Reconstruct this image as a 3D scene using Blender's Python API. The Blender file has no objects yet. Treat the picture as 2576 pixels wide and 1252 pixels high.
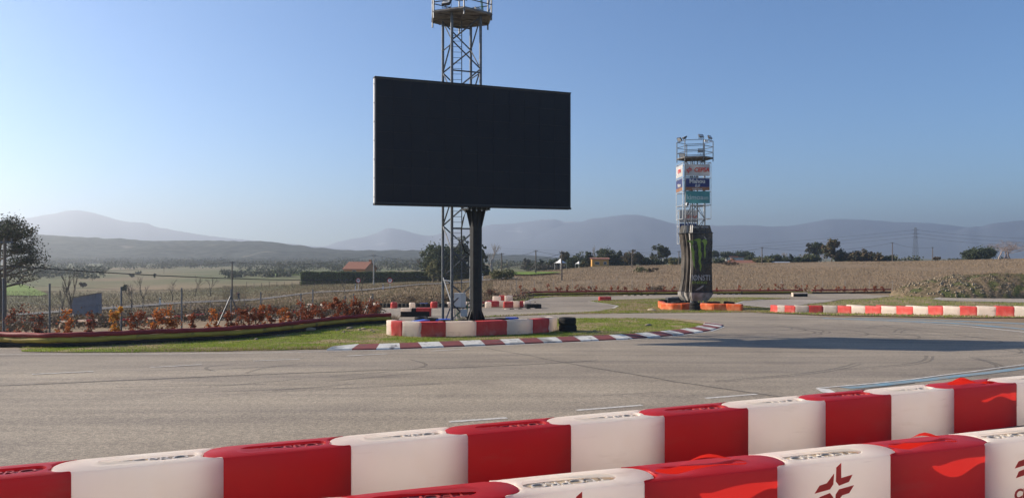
import bpy, bmesh, math, random
import numpy as np
from mathutils import Vector, Matrix, noise
R = math.radians
PI = math.pi
random.seed(7); np.random.seed(7)
S = bpy.context.scene
COL = S.collection
# ------------------------------------------------------------------ camera, sky, sun, exposure
EYE = 3.12
F, CX, HY = 1935.0, 1288.0, 640.0          # pinhole constants of the photograph (2576 px wide)
cam = bpy.data.cameras.new('camera')
co = bpy.data.objects.new('camera', cam); COL.objects.link(co); S.camera = co
co.location = (0, 0, EYE); co.rotation_euler = (R(90), 0, 0)
cam.sensor_width = 36; cam.lens = 36*F/2576; cam.shift_y = 14/2576.0
cam.clip_start = 0.1; cam.clip_end = 30000
SUN_EL = 26.7
SUN_AZ = 16.2
SUNV = Vector((-math.cos(R(SUN_AZ))*math.cos(R(SUN_EL)), math.sin(R(SUN_AZ))*math.cos(R(SUN_EL)), math.sin(R(SUN_EL))))
W = bpy.data.worlds.new('World'); S.world = W; W.use_nodes = True
nt = W.node_tree; bg = nt.nodes['Background']
sky = nt.nodes.new('ShaderNodeTexSky'); sky.sky_type = 'NISHITA'; sky.sun_disc = False
sky.sun_elevation = R(SUN_EL); sky.sun_rotation = -R(90-SUN_AZ)
sky.air_density = 1.0; sky.dust_density = 0.3; sky.ozone_density = 3.0; sky.altitude = 800
tint = nt.nodes.new('ShaderNodeMix'); tint.data_type = 'RGBA'; tint.blend_type = 'MULTIPLY'; tint.inputs['Factor'].default_value = 1.0
tint.inputs['B'].default_value = (.76, .95, 1.14, 1)
nt.links.new(sky.outputs[0], tint.inputs['A']); nt.links.new(tint.outputs['Result'], bg.inputs[0]); bg.inputs[1].default_value = 0.076
sl = bpy.data.lights.new('sun', 'SUN'); sl.energy = 5.0; sl.angle = R(0.5); sl.color = (1.0, 0.87, 0.71)
so = bpy.data.objects.new('sun', sl); COL.objects.link(so)
so.rotation_euler = SUNV.to_track_quat('Z', 'Y').to_euler()
S.view_settings.view_transform = 'Standard'; S.view_settings.look = 'None'
S.view_settings.exposure = 0.77; S.view_settings.gamma = 1.0
S.render.engine = 'CYCLES'

# ------------------------------------------------------------------ terrain
def pchip(xs, ys):
    xs = np.array(xs, float); ys = np.array(ys, float)
    h = np.diff(xs); d = np.diff(ys)/h
    m = np.zeros(len(xs))
    for i in range(1, len(xs)-1):
        if d[i-1]*d[i] > 0:
            w1, w2 = 2*h[i]+h[i-1], h[i]+2*h[i-1]
            m[i] = (w1+w2)/(w1/d[i-1]+w2/d[i])
    m[-1] = d[-1]
    def f(y):
        y = min(max(y, xs[0]), xs[-1])
        i = min(int(np.searchsorted(xs, y, side='right'))-1, len(h)-1)
        t = (y-xs[i])/h[i]
        return float((1+2*t)*(1-t)**2*ys[i] + t*(1-t)**2*h[i]*m[i] + t*t*(3-2*t)*ys[i+1] + t*t*(t-1)*h[i]*m[i+1])
    return f
NEAR = [(0, 0), (14, 0), (20, -.15), (28, -.60), (37, -.95), (48, -1.08)]
COLS = [
 (-60,  NEAR[:4]+[(36, -.95), (46, -1.5), (70, -3.6), (100, -5.0), (150, -5.8), (300, -6.6), (600, -7.6), (1500, -8.6), (6000, -10)]),
 (300,  NEAR[:5]+[(46, -1.3), (70, -3.2), (100, -4.6), (140, -5.4), (300, -6.4), (600, -7.6), (1500, -8.6), (6000, -10)]),
 (600,  NEAR+[(55, -1.5), (75, -2.6), (100, -4.0), (135, -5.0), (170, -5.0), (300, -6.0), (600, -7.4), (1500, -8.6), (6000, -10)]),
 (850,  NEAR+[(55, -1.4), (75, -2.3), (100, -3.3), (135, -3.6), (175, -4.0), (300, -5.6), (600, -7.3), (1500, -8.6), (6000, -10)]),
 (1100, NEAR+[(75, -2.2), (95, -2.5), (135, -2.1), (175, -3.4), (300, -5.2), (600, -7.2), (1500, -8.6), (6000, -10)]),
 (1300, NEAR+[(75, -2.2), (105, -2.2), (140, -1.6), (170, -1.2), (215, -1.9), (400, -5.0), (600, -6.6), (1500, -8.6), (6000, -10)]),
 (1550, NEAR+[(75, -2.2), (105, -2.2), (150, -1.1), (200, -.15), (235, -.3), (400, -2.6), (700, -5), (1500, -8), (6000, -10)]),
 (1850, NEAR+[(75, -2.2), (105, -2.2), (150, -.7), (200, .50), (240, .3), (400, -2.2), (700, -4), (1500, -7), (6000, -10)]),
 (2200, NEAR+[(75, -2.2), (105, -2.2), (150, -.4), (210, 1.0), (250, .9), (400, -1.5), (700, -4), (1500, -7), (6000, -10)]),
 (2640, NEAR+[(75, -2.2), (105, -2.2), (150, 0), (215, 1.85), (260, 1.8), (400, -1.0), (700, -4), (1500, -7), (6000, -10)]),
]
CU = [(c[0]-CX)/F for c in COLS]
CF = [pchip([p[0] for p in c[1]], [p[1] for p in c[1]]) for c in COLS]
_gc = {}
def G(x, y):
    if y <= 14: return 0.0
    u = x/y
    if u <= CU[0]: return CF[0](y)
    if u >= CU[-1]: return CF[-1](y)
    for i in range(len(CU)-1):
        if u <= CU[i+1]:
            t = (u-CU[i])/(CU[i+1]-CU[i]); t = t*t*(3-2*t)
            return CF[i](y)*(1-t)+CF[i+1](y)*t
def P(px, py, off=0.0):
    """ground point seen at that pixel of the photograph"""
    u = (px-CX)/F; s = (py-HY)/F
    y = 3.0; prev = 3.0
    while y < 5000:
        if EYE - s*y - G(u*y, y) <= 0: break
        prev = y; y *= 1.02
    lo, hi = prev, y
    for _ in range(30):
        m = (lo+hi)/2
        if EYE - s*m - G(u*m, m) <= 0: hi = m
        else: lo = m
    return Vector((u*hi, hi, G(u*hi, hi)+off))
def Q(px, d, off=0.0):
    x = (px-CX)/F*d
    return Vector((x, d, G(x, d)+off))
def V3(px, py, d):
    return Vector(((px-CX)/F*d, d, EYE-(py-HY)/F*d))

# ------------------------------------------------------------------ materials
def mat(name, c, rough=0.8, var=None, scale=3.0, detail=4, metal=0.0, bump=0.0, bscale=None, spec=0.3, stretch=None,
        c3=None, s3=0.3, t3=(0.45, 0.6), trans=0.0, alpha=None, tcol=None):
    m = bpy.data.materials.new(name); m.use_nodes = True
    n = m.node_tree; b = n.nodes['Principled BSDF']; L = n.links.new
    b.inputs['Base Color'].default_value = (*c, 1); b.inputs['Roughness'].default_value = rough
    b.inputs['Metallic'].default_value = metal; b.inputs['Specular IOR Level'].default_value = spec
    tc = n.nodes.new('ShaderNodeTexCoord'); src = tc.outputs['Object']
    if stretch:
        mp = n.nodes.new('ShaderNodeMapping'); mp.inputs['Scale'].default_value = stretch
        L(src, mp.inputs[0]); src = mp.outputs[0]
    col = None
    if var:
        nz = n.nodes.new('ShaderNodeTexNoise'); nz.inputs['Scale'].default_value = scale; nz.inputs['Detail'].default_value = detail
        L(src, nz.inputs[0])
        rp = n.nodes.new('ShaderNodeValToRGB'); rp.color_ramp.elements[0].position = .35; rp.color_ramp.elements[1].position = .65
        rp.color_ramp.elements[0].color = (*c, 1); rp.color_ramp.elements[1].color = (*var, 1)
        L(nz.outputs['Fac'], rp.inputs[0]); col = rp.outputs[0]
    if c3:
        nz = n.nodes.new('ShaderNodeTexNoise'); nz.inputs['Scale'].default_value = s3; nz.inputs['Detail'].default_value = 5
        L(src, nz.inputs[0])
        rp = n.nodes.new('ShaderNodeValToRGB'); rp.color_ramp.elements[0].position = t3[0]; rp.color_ramp.elements[1].position = t3[1]
        L(nz.outputs['Fac'], rp.inputs[0])
        mx = n.nodes.new('ShaderNodeMix'); mx.data_type = 'RGBA'
        L(rp.outputs[0], mx.inputs['Factor'])
        if col: L(col, mx.inputs['A'])
        else: mx.inputs['A'].default_value = (*c, 1)
        mx.inputs['B'].default_value = (*c3, 1); col = mx.outputs['Result']
    if col: L(col, b.inputs['Base Color'])
    if bump:
        nz = n.nodes.new('ShaderNodeTexNoise'); nz.inputs['Scale'].default_value = bscale or scale; nz.inputs['Detail'].default_value = 4
        L(src, nz.inputs[0])
        bp = n.nodes.new('ShaderNodeBump'); bp.inputs['Strength'].default_value = 0.6; bp.inputs['Distance'].default_value = bump
        L(nz.outputs['Fac'], bp.inputs['Height']); L(bp.outputs[0], b.inputs['Normal'])
    out = n.nodes['Material Output']; sh = b.outputs[0]
    if trans:
        tr = n.nodes.new('ShaderNodeBsdfTranslucent'); mx = n.nodes.new('ShaderNodeMixShader'); mx.inputs[0].default_value = trans
        if tcol: tr.inputs[0].default_value = (*tcol, 1)
        elif col: L(col, tr.inputs[0])
        else: tr.inputs[0].default_value = (*c, 1)
        L(sh, mx.inputs[1]); L(tr.outputs[0], mx.inputs[2]); sh = mx.outputs[0]
    if alpha is not None:
        tp = n.nodes.new('ShaderNodeBsdfTransparent'); mx = n.nodes.new('ShaderNodeMixShader'); mx.inputs[0].default_value = alpha
        L(tp.outputs[0], mx.inputs[1]); L(sh, mx.inputs[2]); sh = mx.outputs[0]
    if sh is not b.outputs[0]: L(sh, out.inputs['Surface'])
    return m
M = {}
M['steel'] = mat('galvanised_steel', (.085, .095, .11), .5, (.13, .14, .155), 6, metal=.4)
M['steel_light'] = mat('bright_steel', (.42, .44, .46), .45, (.55, .57, .58), 6, metal=.35)
M['deck'] = mat('deck_steel', (.20, .19, .18), .7, (.11, .10, .095), 2.5)
M['black_metal'] = mat('black_painted_metal', (.014, .015, .017), .5, (.022, .023, .025), 5, spec=.2)
M['panel'] = mat('screen_panel', (.0065, .008, .014), .5, (.009, .011, .016), .7, spec=.18)
M['panel_back'] = mat('screen_back', (.05, .05, .055), .5)
M['white_trim'] = mat('screen_side', (.5, .5, .5), .5)
M['rubber'] = mat('tyre_rubber', (.016, .016, .017), .8, (.028, .027, .026), 9, spec=.15)
M['wood'] = mat('weathered_wood_pole', (.09, .075, .062), .9, (.16, .135, .11), 8, stretch=(1, 1, .15))
M['concrete'] = mat('concrete_pole', (.30, .29, .27), .9, (.38, .37, .34), 4)
M['wire'] = mat('wire', (.04, .04, .042), .6)
M['glass_lamp'] = mat('lamp_glass', (.45, .46, .46), .25, spec=.6)
M['cabinet'] = mat('cabinet_grey', (.62, .62, .60), .5, (.55, .55, .53), 3)
M['cable_green'] = mat('green_cable', (.03, .16, .07), .5)
M['blue_plastic'] = mat('blue_plastic', (.03, .07, .42), .45, (.05, .11, .5), 4)
def scuff(m, col, sc, lo, hi, amt=.7):
    n = m.node_tree; L = n.links.new; b = n.nodes['Principled BSDF']; src = b.inputs['Base Color'].links[0].from_socket
    tc = n.nodes.new('ShaderNodeTexCoord'); oi = n.nodes.new('ShaderNodeObjectInfo'); ad = n.nodes.new('ShaderNodeVectorMath'); ad.operation = 'ADD'
    ml = n.nodes.new('ShaderNodeMath'); ml.operation = 'MULTIPLY'; ml.inputs[1].default_value = 40; L(oi.outputs['Random'], ml.inputs[0])
    L(tc.outputs['Object'], ad.inputs[0]); L(ml.outputs[0], ad.inputs[1])
    mp = n.nodes.new('ShaderNodeMapping'); mp.inputs['Scale'].default_value = sc; L(ad.outputs[0], mp.inputs[0])
    z = n.nodes.new('ShaderNodeTexNoise'); z.inputs['Scale'].default_value = 1.0; z.inputs['Detail'].default_value = 7; z.inputs['Roughness'].default_value = .62; L(mp.outputs[0], z.inputs[0])
    r = n.nodes.new('ShaderNodeMapRange'); r.inputs['From Min'].default_value = lo; r.inputs['From Max'].default_value = hi; r.inputs['To Max'].default_value = amt; L(z.outputs['Fac'], r.inputs['Value'])
    x = n.nodes.new('ShaderNodeMix'); x.data_type = 'RGBA'; L(r.outputs[0], x.inputs['Factor']); L(src, x.inputs['A']); x.inputs['B'].default_value = (*col, 1)
    for lk in list(src.links): L(x.outputs['Result'], lk.to_socket) if lk.to_node.name != x.name else None
    return m
def plastic(name, c, v, dirt, trans, tcol=None, lo=.56, hi=.72):
    m = mat(name, c, .42, v, 1.7, 5, spec=.35, c3=dirt, s3=1.0, t3=(lo, hi), trans=trans, tcol=tcol, bump=.004, bscale=3.0)
    return m
M['white_pl'] = plastic('white_plastic', (.93, .89, .81), (.89, .84, .75), (.80, .70, .58), .60, (1.0, .93, .86))
M['red_pl'] = plastic('red_plastic', (.45, .020, .022), (.40, .022, .022), (.36, .035, .03), .34, (.97, .04, .025))
scuff(M['white_pl'], (.42, .34, .26), (1.2, 3, 7), .60, .76, .6); scuff(M['white_pl'], (.25, .21, .18), (2.5, 5, 26), .66, .74, .45)
scuff(M['red_pl'], (.30, .09, .07), (1.0, 3, 4), .56, .74, .5); scuff(M['red_pl'], (.16, .03, .03), (2.2, 5, 22), .66, .76, .5)
M['white_far'] = mat('worn_white_plastic', (.82, .75, .66), .5, (.76, .69, .60), 2, stretch=None, c3=(.42, .37, .32), s3=2.2, t3=(.62, .76), trans=.5, tcol=(1.0, .88, .76))
M['red_far'] = mat('faded_red_plastic', (.55, .045, .04), .5, (.62, .10, .08), 2, c3=(.62, .22, .18), s3=1.6, t3=(.58, .74), trans=.15, tcol=(.9, .06, .04))
scuff(M['white_far'], (.16, .15, .14), (1.2, 3, 8), .58, .70, .75); scuff(M['red_far'], (.20, .05, .05), (1.2, 3, 8), .60, .72, .7)
M['orange_pl'] = mat('orange_plastic', (.78, .14, .03), .45, (.66, .10, .025), 2, c3=(.80, .30, .14), s3=1.3, t3=(.5, .7), trans=.15, tcol=(.95, .22, .03))
M['pocket'] = mat('dirty_rainwater_pocket', (.11, .095, .09), .25, (.24, .19, .14), 5, spec=.5, c3=(.45, .34, .21), s3=3.2, t3=(.52, .62))
M['pocket_red'] = mat('dirty_red_pocket', (.14, .028, .03), .22, (.24, .035, .03), 5, spec=.5, c3=(.10, .07, .09), s3=3.2, t3=(.5, .6))
M['logo_red'] = mat('logo_red', (.62, .035, .025), .5, (.50, .03, .02), 12)
M['tube_red'] = mat('red_conveyor_rubber', (.30, .028, .03), .6, (.22, .022, .024), 1.3)
M['tube_yellow'] = mat('yellow_conveyor_rubber', (.46, .32, .045), .6, (.36, .24, .04), 1.3, c3=(.16, .11, .04), s3=1.8, t3=(.6, .7))
M['paint_white'] = mat('worn_white_paint', (.66, .645, .61), .7, (.42, .395, .36), 6)
M['paint_old'] = mat('very_worn_white_paint', (.58, .56, .52), .8, (.38, .355, .32), 14)
M['paint_blue'] = mat('worn_blue_paint', (.15, .27, .35), .7, (.22, .25, .25), 2, c3=(.25, .22, .18), s3=1.4, t3=(.55, .68))
M['kerb_white'] = mat('kerb_white_paint', (.62, .62, .58), .7, (.50, .49, .45), 5, c3=(.16, .15, .15), s3=2.6, t3=(.60, .68))
M['kerb_red'] = mat('kerb_red_paint', (.21, .055, .050), .75, (.16, .045, .042), 5, c3=(.10, .06, .06), s3=2.2, t3=(.58, .68))
M['crack'] = mat('tar_joint', (.075, .070, .066), .85, (.15, .135, .12), 7)
M['skid'] = mat('tyre_mark', (.10, .095, .09), .8, (.16, .15, .135), 2, alpha=.26)
M['stone'] = mat('pale_stone', (.33, .27, .19), .9, (.22, .18, .13), 3)
M['clay'] = mat('clay_roof_tiles', (.20, .085, .055), .85, (.27, .125, .085), 8)
M['ochre'] = mat('ochre_render', (.55, .30, .085), .9, (.46, .25, .075), 2)
M['orange_wall'] = mat('orange_render', (.52, .25, .11), .9, (.44, .2, .09), 2)
M['pale_wall'] = mat('pale_render', (.45, .46, .50), .9, (.52, .53, .56), 2)
M['shed_wall'] = mat('blue_grey_shed', (.15, .16, .19), .9, (.19, .20, .23), 1.5)
M['grey_roof'] = mat('grey_sheet_roof', (.24, .27, .31), .6, (.30, .33, .37), 2)
M['dark_glass'] = mat('dark_window', (.03, .035, .04), .2, spec=.6)
M['white_paint2'] = mat('white_enamel', (.72, .72, .70), .5)
M['sign_red'] = mat('sign_red', (.5, .03, .03), .5)
M['bark'] = mat('bark', (.085, .070, .058), .95, (.13, .11, .09), 6)
M['bark_pale'] = mat('pale_bark', (.26, .235, .21), .95, (.33, .30, .27), 6)
M['bark_pink'] = mat('pinkish_twigs', (.27, .215, .19), .95, (.33, .27, .24), 6)
def leafmat(name, c, v, tr=.2):
    m = mat(name, c, .75, v, .9, 3, trans=tr, spec=.2); return m
M['leaf_dark'] = leafmat('dark_evergreen_leaves', (.032, .048, .024), (.062, .078, .038))
M['leaf_mid'] = leafmat('mid_green_leaves', (.060, .078, .036), (.095, .105, .050))
M['leaf_olive'] = leafmat('olive_leaves', (.12, .125, .055), (.18, .165, .075))
M['leaf_brown'] = leafmat('bronze_leaves', (.10, .080, .045), (.15, .105, .06))
M['leaf_gray'] = leafmat('greyish_leaves', (.075, .075, .060), (.11, .105, .085))
M['hedge'] = leafmat('hedge_leaves', (.085, .125, .045), (.12, .165, .06))
M['scrub'] = leafmat('scrub_leaves', (.040, .055, .028), (.075, .085, .042), .1)
M['beech1'] = leafmat('copper_leaves', (.31, .09, .032), (.20, .055, .028), .35)
M['beech2'] = leafmat('orange_leaves', (.50, .18, .038), (.36, .11, .03), .38)
M['beech3'] = leafmat('dark_red_leaves', (.22, .065, .035), (.28, .085, .04), .35)
M['beech4'] = leafmat('yellow_leaves', (.55, .30, .04), (.45, .2, .035), .4)
M['bramble'] = leafmat('bramble', (.085, .062, .048), (.12, .088, .065), .1)
M['grassA'] = leafmat('green_grass_blades', (.15, .22, .018), (.23, .26, .03), .35)
M['grassB'] = leafmat('dry_grass_blades', (.36, .28, .17), (.28, .21, .12), .3)
M['weedA'] = leafmat('mound_weed', (.065, .072, .028), (.085, .085, .038), .05); M['weedB'] = leafmat('mound_dry_weed', (.12, .09, .055), (.10, .07, .04), .05)
M['straw'] = leafmat('straw_blades', (.26, .192, .122), (.22, .16, .10), .15)
M['strawD'] = leafmat('dark_straw_blades', (.20, .165, .085), (.16, .135, .07), .1)
M['strawL'] = leafmat('pale_straw_blades', (.285, .212, .136), (.25, .185, .12), .15)

def ground_mat():
    m = bpy.data.materials.new('field_ground'); m.use_nodes = True
    n = m.node_tree; L = n.links.new; b = n.nodes['Principled BSDF']; b.inputs['Roughness'].default_value = .95
    b.inputs['Specular IOR Level'].default_value = .1
    tc = n.nodes.new('ShaderNodeTexCoord')
    def nz(s, d=5, st=(1, 1, 1)):
        mp = n.nodes.new('ShaderNodeMapping'); mp.inputs['Scale'].default_value = st; L(tc.outputs['Object'], mp.inputs[0])
        z = n.nodes.new('ShaderNodeTexNoise'); z.inputs['Scale'].default_value = s; z.inputs['Detail'].default_value = d; L(mp.outputs[0], z.inputs[0]); return z.outputs['Fac']
    def ramp(f, a, c1, bb, c2):
        r = n.nodes.new('ShaderNodeValToRGB'); r.color_ramp.elements[0].position = a; r.color_ramp.elements[1].position = bb
        r.color_ramp.elements[0].color = (*c1, 1); r.color_ramp.elements[1].color = (*c2, 1); L(f, r.inputs[0]); return r.outputs[0]
    def mix(f, a, c):
        x = n.nodes.new('ShaderNodeMix'); x.data_type = 'RGBA'; L(f, x.inputs['Factor']); L(a, x.inputs['A']); L(c, x.inputs['B']); return x.outputs['Result']
    straw = ramp(nz(1.1, 8), .3, (.19, .138, .088), .7, (.26, .192, .125))
    straw2 = ramp(nz(.35, 8), .3, (.18, .135, .088), .7, (.25, .19, .125))
    field = mix(ramp(nz(.05, 6), .4, (0, 0, 0), .6, (1, 1, 1)), straw, straw2)
    green = ramp(nz(.8, 7), .3, (.085, .095, .045), .7, (.14, .145, .070))
    # distant valley is greener
    sp = n.nodes.new('ShaderNodeSeparateXYZ'); L(tc.outputs['Object'], sp.inputs[0])
    mr = n.nodes.new('ShaderNodeMapRange'); mr.inputs['From Min'].default_value = 165; mr.inputs['From Max'].default_value = 235
    mm = n.nodes.new('ShaderNodeMath'); mm.operation = 'MULTIPLY_ADD'; mm.inputs[1].default_value = -.9; L(sp.outputs['X'], mm.inputs[0]); L(sp.outputs['Y'], mm.inputs[2]); L(mm.outputs[0], mr.inputs['Value'])
    patch = ramp(nz(.012, 6, (1, .6, 1)), .32, (0, 0, 0), .50, (1, 1, 1))
    mul = n.nodes.new('ShaderNodeMath'); mul.operation = 'MULTIPLY'; L(mr.outputs[0], mul.inputs[0]); L(patch, mul.inputs[1])
    c = mix(mul.outputs[0], field, green)
    L(c, b.inputs['Base Color'])
    bp = n.nodes.new('ShaderNodeBump'); bp.inputs['Distance'].default_value = .06; bp.inputs['Strength'].default_value = .8
    L(nz(1.6, 6), bp.inputs['Height']); L(bp.outputs[0], b.inputs['Normal'])
    return m
def asphalt_mat(name, base, light, dark, streak=True):
    m = bpy.data.materials.new(name); m.use_nodes = True
    n = m.node_tree; L = n.links.new; b = n.nodes['Principled BSDF']; b.inputs['Roughness'].default_value = .82
    b.inputs['Specular IOR Level'].default_value = .25
    tc = n.nodes.new('ShaderNodeTexCoord')
    def nz(s, d=4, st=(1, 1, 1), rot=0.0):
        mp = n.nodes.new('ShaderNodeMapping'); mp.inputs['Scale'].default_value = st; mp.inputs['Rotation'].default_value = (0, 0, rot); L(tc.outputs['Object'], mp.inputs[0])
        z = n.nodes.new('ShaderNodeTexNoise'); z.inputs['Scale'].default_value = s; z.inputs['Detail'].default_value = d; L(mp.outputs[0], z.inputs[0]); return z.outputs['Fac']
    def ramp(f, a, c1, bb, c2):
        r = n.nodes.new('ShaderNodeValToRGB'); r.color_ramp.elements[0].position = a; r.color_ramp.elements[1].position = bb
        r.color_ramp.elements[0].color = (*c1, 1); r.color_ramp.elements[1].color = (*c2, 1); L(f, r.inputs[0]); return r.outputs[0]
    def mul(a, c, f=1.0):
        x = n.nodes.new('ShaderNodeMix'); x.data_type = 'RGBA'; x.blend_type = 'MULTIPLY'; x.inputs['Factor'].default_value = f
        L(a, x.inputs['A']); L(c, x.inputs['B']); return x.outputs['Result']
    big = ramp(nz(.16, 6), .35, base, .65, light)
    sp1 = ramp(nz(42, 3), .30, (.60, .60, .60), .70, (1.42, 1.40, 1.36))
    sp2 = ramp(nz(13, 3), .36, (.80, .80, .80), .64, (1.14, 1.14, 1.14))
    c = mul(mul(big, sp1), sp2)
    if streak:
        c = mul(c, ramp(nz(.055, 5, (.5, 1.6, 1), R(-6)), .42, (.87, .87, .88), .58, (1.04, 1.04, 1.03)))
        c = mul(c, ramp(nz(.45, 7), .34, (.90, .90, .91), .44, (1.0, 1.0, 1.0)))
        st = ramp(nz(1.0, 6, (.09, 1.5, 1), R(-9)), .40, (.86, .86, .87), .60, (1.03, 1.03, 1.02))
        c = mul(c, st)
        st = ramp(nz(.5, 4, (.25, 1.2, 1), R(-24)), .36, (.84, .84, .86), .5, (1.0, 1.0, 1.0))
        c = mul(c, st)
    L(c, b.inputs['Base Color'])
    bp = n.nodes.new('ShaderNodeBump'); bp.inputs['Distance'].default_value = .012; bp.inputs['Strength'].default_value = .5
    L(nz(38, 3), bp.inputs['Height']); L(bp.outputs[0], b.inputs['Normal'])
    return m
M['ground'] = ground_mat()
M['asphalt'] = asphalt_mat('asphalt', (.268, .229, .180), (.322, .277, .220), None)
M['bounce_sheet'] = mat('warm_bounce_sheet', (.62, .53, .42), .9, (.54, .46, .37), 1.2)  # pale warm tone of the added sheet that reflects light onto the blocks
M['asphalt_pale'] = asphalt_mat('pale_asphalt', (.34, .30, .25), (.40, .35, .30), None)
M['asphalt_road'] = mat('old_road_asphalt', (.10, .095, .09), .95, (.14, .13, .12), 1.5, spec=.1)
M['turf'] = mat('turf', (.09, .135, .012), .95, (.17, .205, .025), 2.2, 8, bump=.05, bscale=9, c3=(.29, .22, .13), s3=.5, t3=(.50, .64), spec=.1)
scuff(M['kerb_white'], (.10, .095, .09), (.7, .7, 1), .52, .66, .7) if 'kerb_white' in M else None
M['turf_dry'] = mat('dry_turf', (.13, .14, .05), .95, (.20, .175, .085), 1.4, 8, bump=.05, bscale=6, c3=(.27, .205, .13), s3=.35, t3=(.44, .60), spec=.1)
M['sand'] = mat('sandy_verge', (.36, .28, .19), .95, (.30, .23, .15), 3, 6, spec=.1)
M['green_field'] = mat('bright_green_field', (.11, .175, .03), .95, (.15, .21, .045), .6, 6, spec=.1)

# ------------------------------------------------------------------ mesh helpers
class MB:
    def __init__(s): s.v = []; s.f = []; s.m = []
    def add(s, vs, fs, mi=0):
        o = len(s.v); s.v += [tuple(v) for v in vs]; s.f += [tuple(i+o for i in f) for f in fs]; s.m += [mi]*len(fs); return s
    def box(s, c, d, mi=0, rz=0.0, taper=1.0):
        x, y, z = d[0]/2, d[1]/2, d[2]/2; vs = []
        ca, sa = math.cos(rz), math.sin(rz)
        for k, zz in ((1.0, -z), (taper, z)):
            for a, b_ in ((-x, -y), (x, -y), (x, y), (-x, y)):
                a *= k; b_ *= k
                vs.append((c[0]+a*ca-b_*sa, c[1]+a*sa+b_*ca, c[2]+zz))
        return s.add(vs, [(3, 2, 1, 0), (4, 5, 6, 7), (0, 1, 5, 4), (1, 2, 6, 5), (2, 3, 7, 6), (3, 0, 4, 7)], mi)
    def tube(s, a, b_, r, r2=None, n=6, mi=0, caps=True, roll=0.0):
        a = Vector(a); b_ = Vector(b_); r2 = r if r2 is None else r2
        d = (b_-a)
        if d.length < 1e-6: return s
        d.normalize(); up = Vector((0, 0, 1)) if abs(d.z) < .95 else Vector((1, 0, 0))
        e = d.cross(up).normalized(); g = d.cross(e)
        vs = [a+(e*math.cos(t)+g*math.sin(t))*r for t in [2*PI*i/n+roll for i in range(n)]]
        vs += [b_+(e*math.cos(t)+g*math.sin(t))*r2 for t in [2*PI*i/n+roll for i in range(n)]]
        fs = [(i, (i+1) % n, n+(i+1) % n, n+i) for i in range(n)]
        if caps: fs += [tuple(range(n-1, -1, -1)), tuple(range(n, 2*n))]
        return s.add(vs, fs, mi)
    def path(s, pts, r, n=6, mi=0):
        pts = [Vector(p) for p in pts]; o = len(s.v); N = len(pts)
        rr = r if isinstance(r, (list, tuple)) else [r]*N
        for i, p in enumerate(pts):
            d = (pts[min(i+1, N-1)]-pts[max(i-1, 0)]).normalized()
            up = Vector((0, 0, 1)) if abs(d.z) < .95 else Vector((1, 0, 0))
            e = d.cross(up).normalized(); g = d.cross(e)
            s.v += [tuple(p+(e*math.cos(2*PI*k/n)+g*math.sin(2*PI*k/n))*rr[i]) for k in range(n)]
        for i in range(N-1):
            for k in range(n):
                s.f.append((o+i*n+k, o+i*n+(k+1) % n, o+(i+1)*n+(k+1) % n, o+(i+1)*n+k)); s.m.append(mi)
        s.f.append(tuple(o+k for k in range(n-1, -1, -1))); s.m.append(mi)
        s.f.append(tuple(o+(N-1)*n+k for k in range(n))); s.m.append(mi)
        return s
    def lathe(s, prof, c=(0, 0, 0), n=20, mi=0, wob=0.0):
        o = len(s.v)
        for (r, z) in prof:
            for k in range(n):
                a = 2*PI*k/n; rr = r*(1+wob*math.sin(3*a+z*9))
                s.v.append((c[0]+rr*math.cos(a), c[1]+rr*math.sin(a), c[2]+z))
        for i in range(len(prof)-1):
            for k in range(n):
                s.f.append((o+i*n+k, o+i*n+(k+1) % n, o+(i+1)*n+(k+1) % n, o+(i+1)*n+k)); s.m.append(mi)
        return s
    def prism(s, poly, z0, z1, mi=0):
        n = len(poly); vs = [(x, y, z0) for x, y in poly]+[(x, y, z1) for x, y in poly]
        return s.add(vs, [tuple(range(n-1, -1, -1)), tuple(range(n, 2*n))]+[(i, (i+1) % n, n+(i+1) % n, n+i) for i in range(n)], mi)
    def build(s, name, mats, parent=None, smooth=None):
        me = bpy.data.meshes.new(name); me.from_pydata(s.v, [], s.f)
        mats = mats if isinstance(mats, (list, tuple)) else [mats]
        for m_ in mats: me.materials.append(m_)
        if len(mats) > 1: me.polygons.foreach_set('material_index', s.m)
        if smooth is not None:
            me.polygons.foreach_set('use_smooth', [True]*len(me.polygons))
            me.set_sharp_from_angle(angle=R(smooth))
        me.update()
        o = bpy.data.objects.new(name, me); COL.objects.link(o)
        if parent: o.parent = parent
        return o
def tag(o, label=None, cat=None, group=None, kind=None):
    if label: o['label'] = label
    if cat: o['category'] = cat
    if group: o['group'] = group
    if kind: o['kind'] = kind
    return o
def thing(name, loc, label, cat, group=None, rz=0.0):
    o = bpy.data.objects.new(name, None); COL.objects.link(o); o.location = loc; o.rotation_euler = (0, 0, rz)
    o.empty_display_size = .2
    return tag(o, label, cat, group)
def copy_tree(o, parent=None):
    c = o.copy(); COL.objects.link(c)
    if parent: c.parent = parent
    for ch in list(o.children): copy_tree(ch, c)
    return c
ORD = ['first', 'second', 'third', 'fourth', 'fifth', 'sixth', 'seventh', 'eighth', 'ninth', 'tenth', 'eleventh', 'twelfth', 'thirteenth',
       'fourteenth', 'fifteenth', 'sixteenth', 'seventeenth', 'eighteenth', 'nineteenth', 'twentieth', 'twenty first', 'twenty second',
       'twenty third', 'twenty fourth', 'twenty fifth', 'twenty sixth', 'twenty seventh', 'twenty eighth', 'twenty ninth', 'thirtieth'] + ['thirty '+w for w in ('first', 'second', 'third', 'fourth', 'fifth', 'sixth', 'seventh', 'eighth', 'ninth')]
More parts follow.
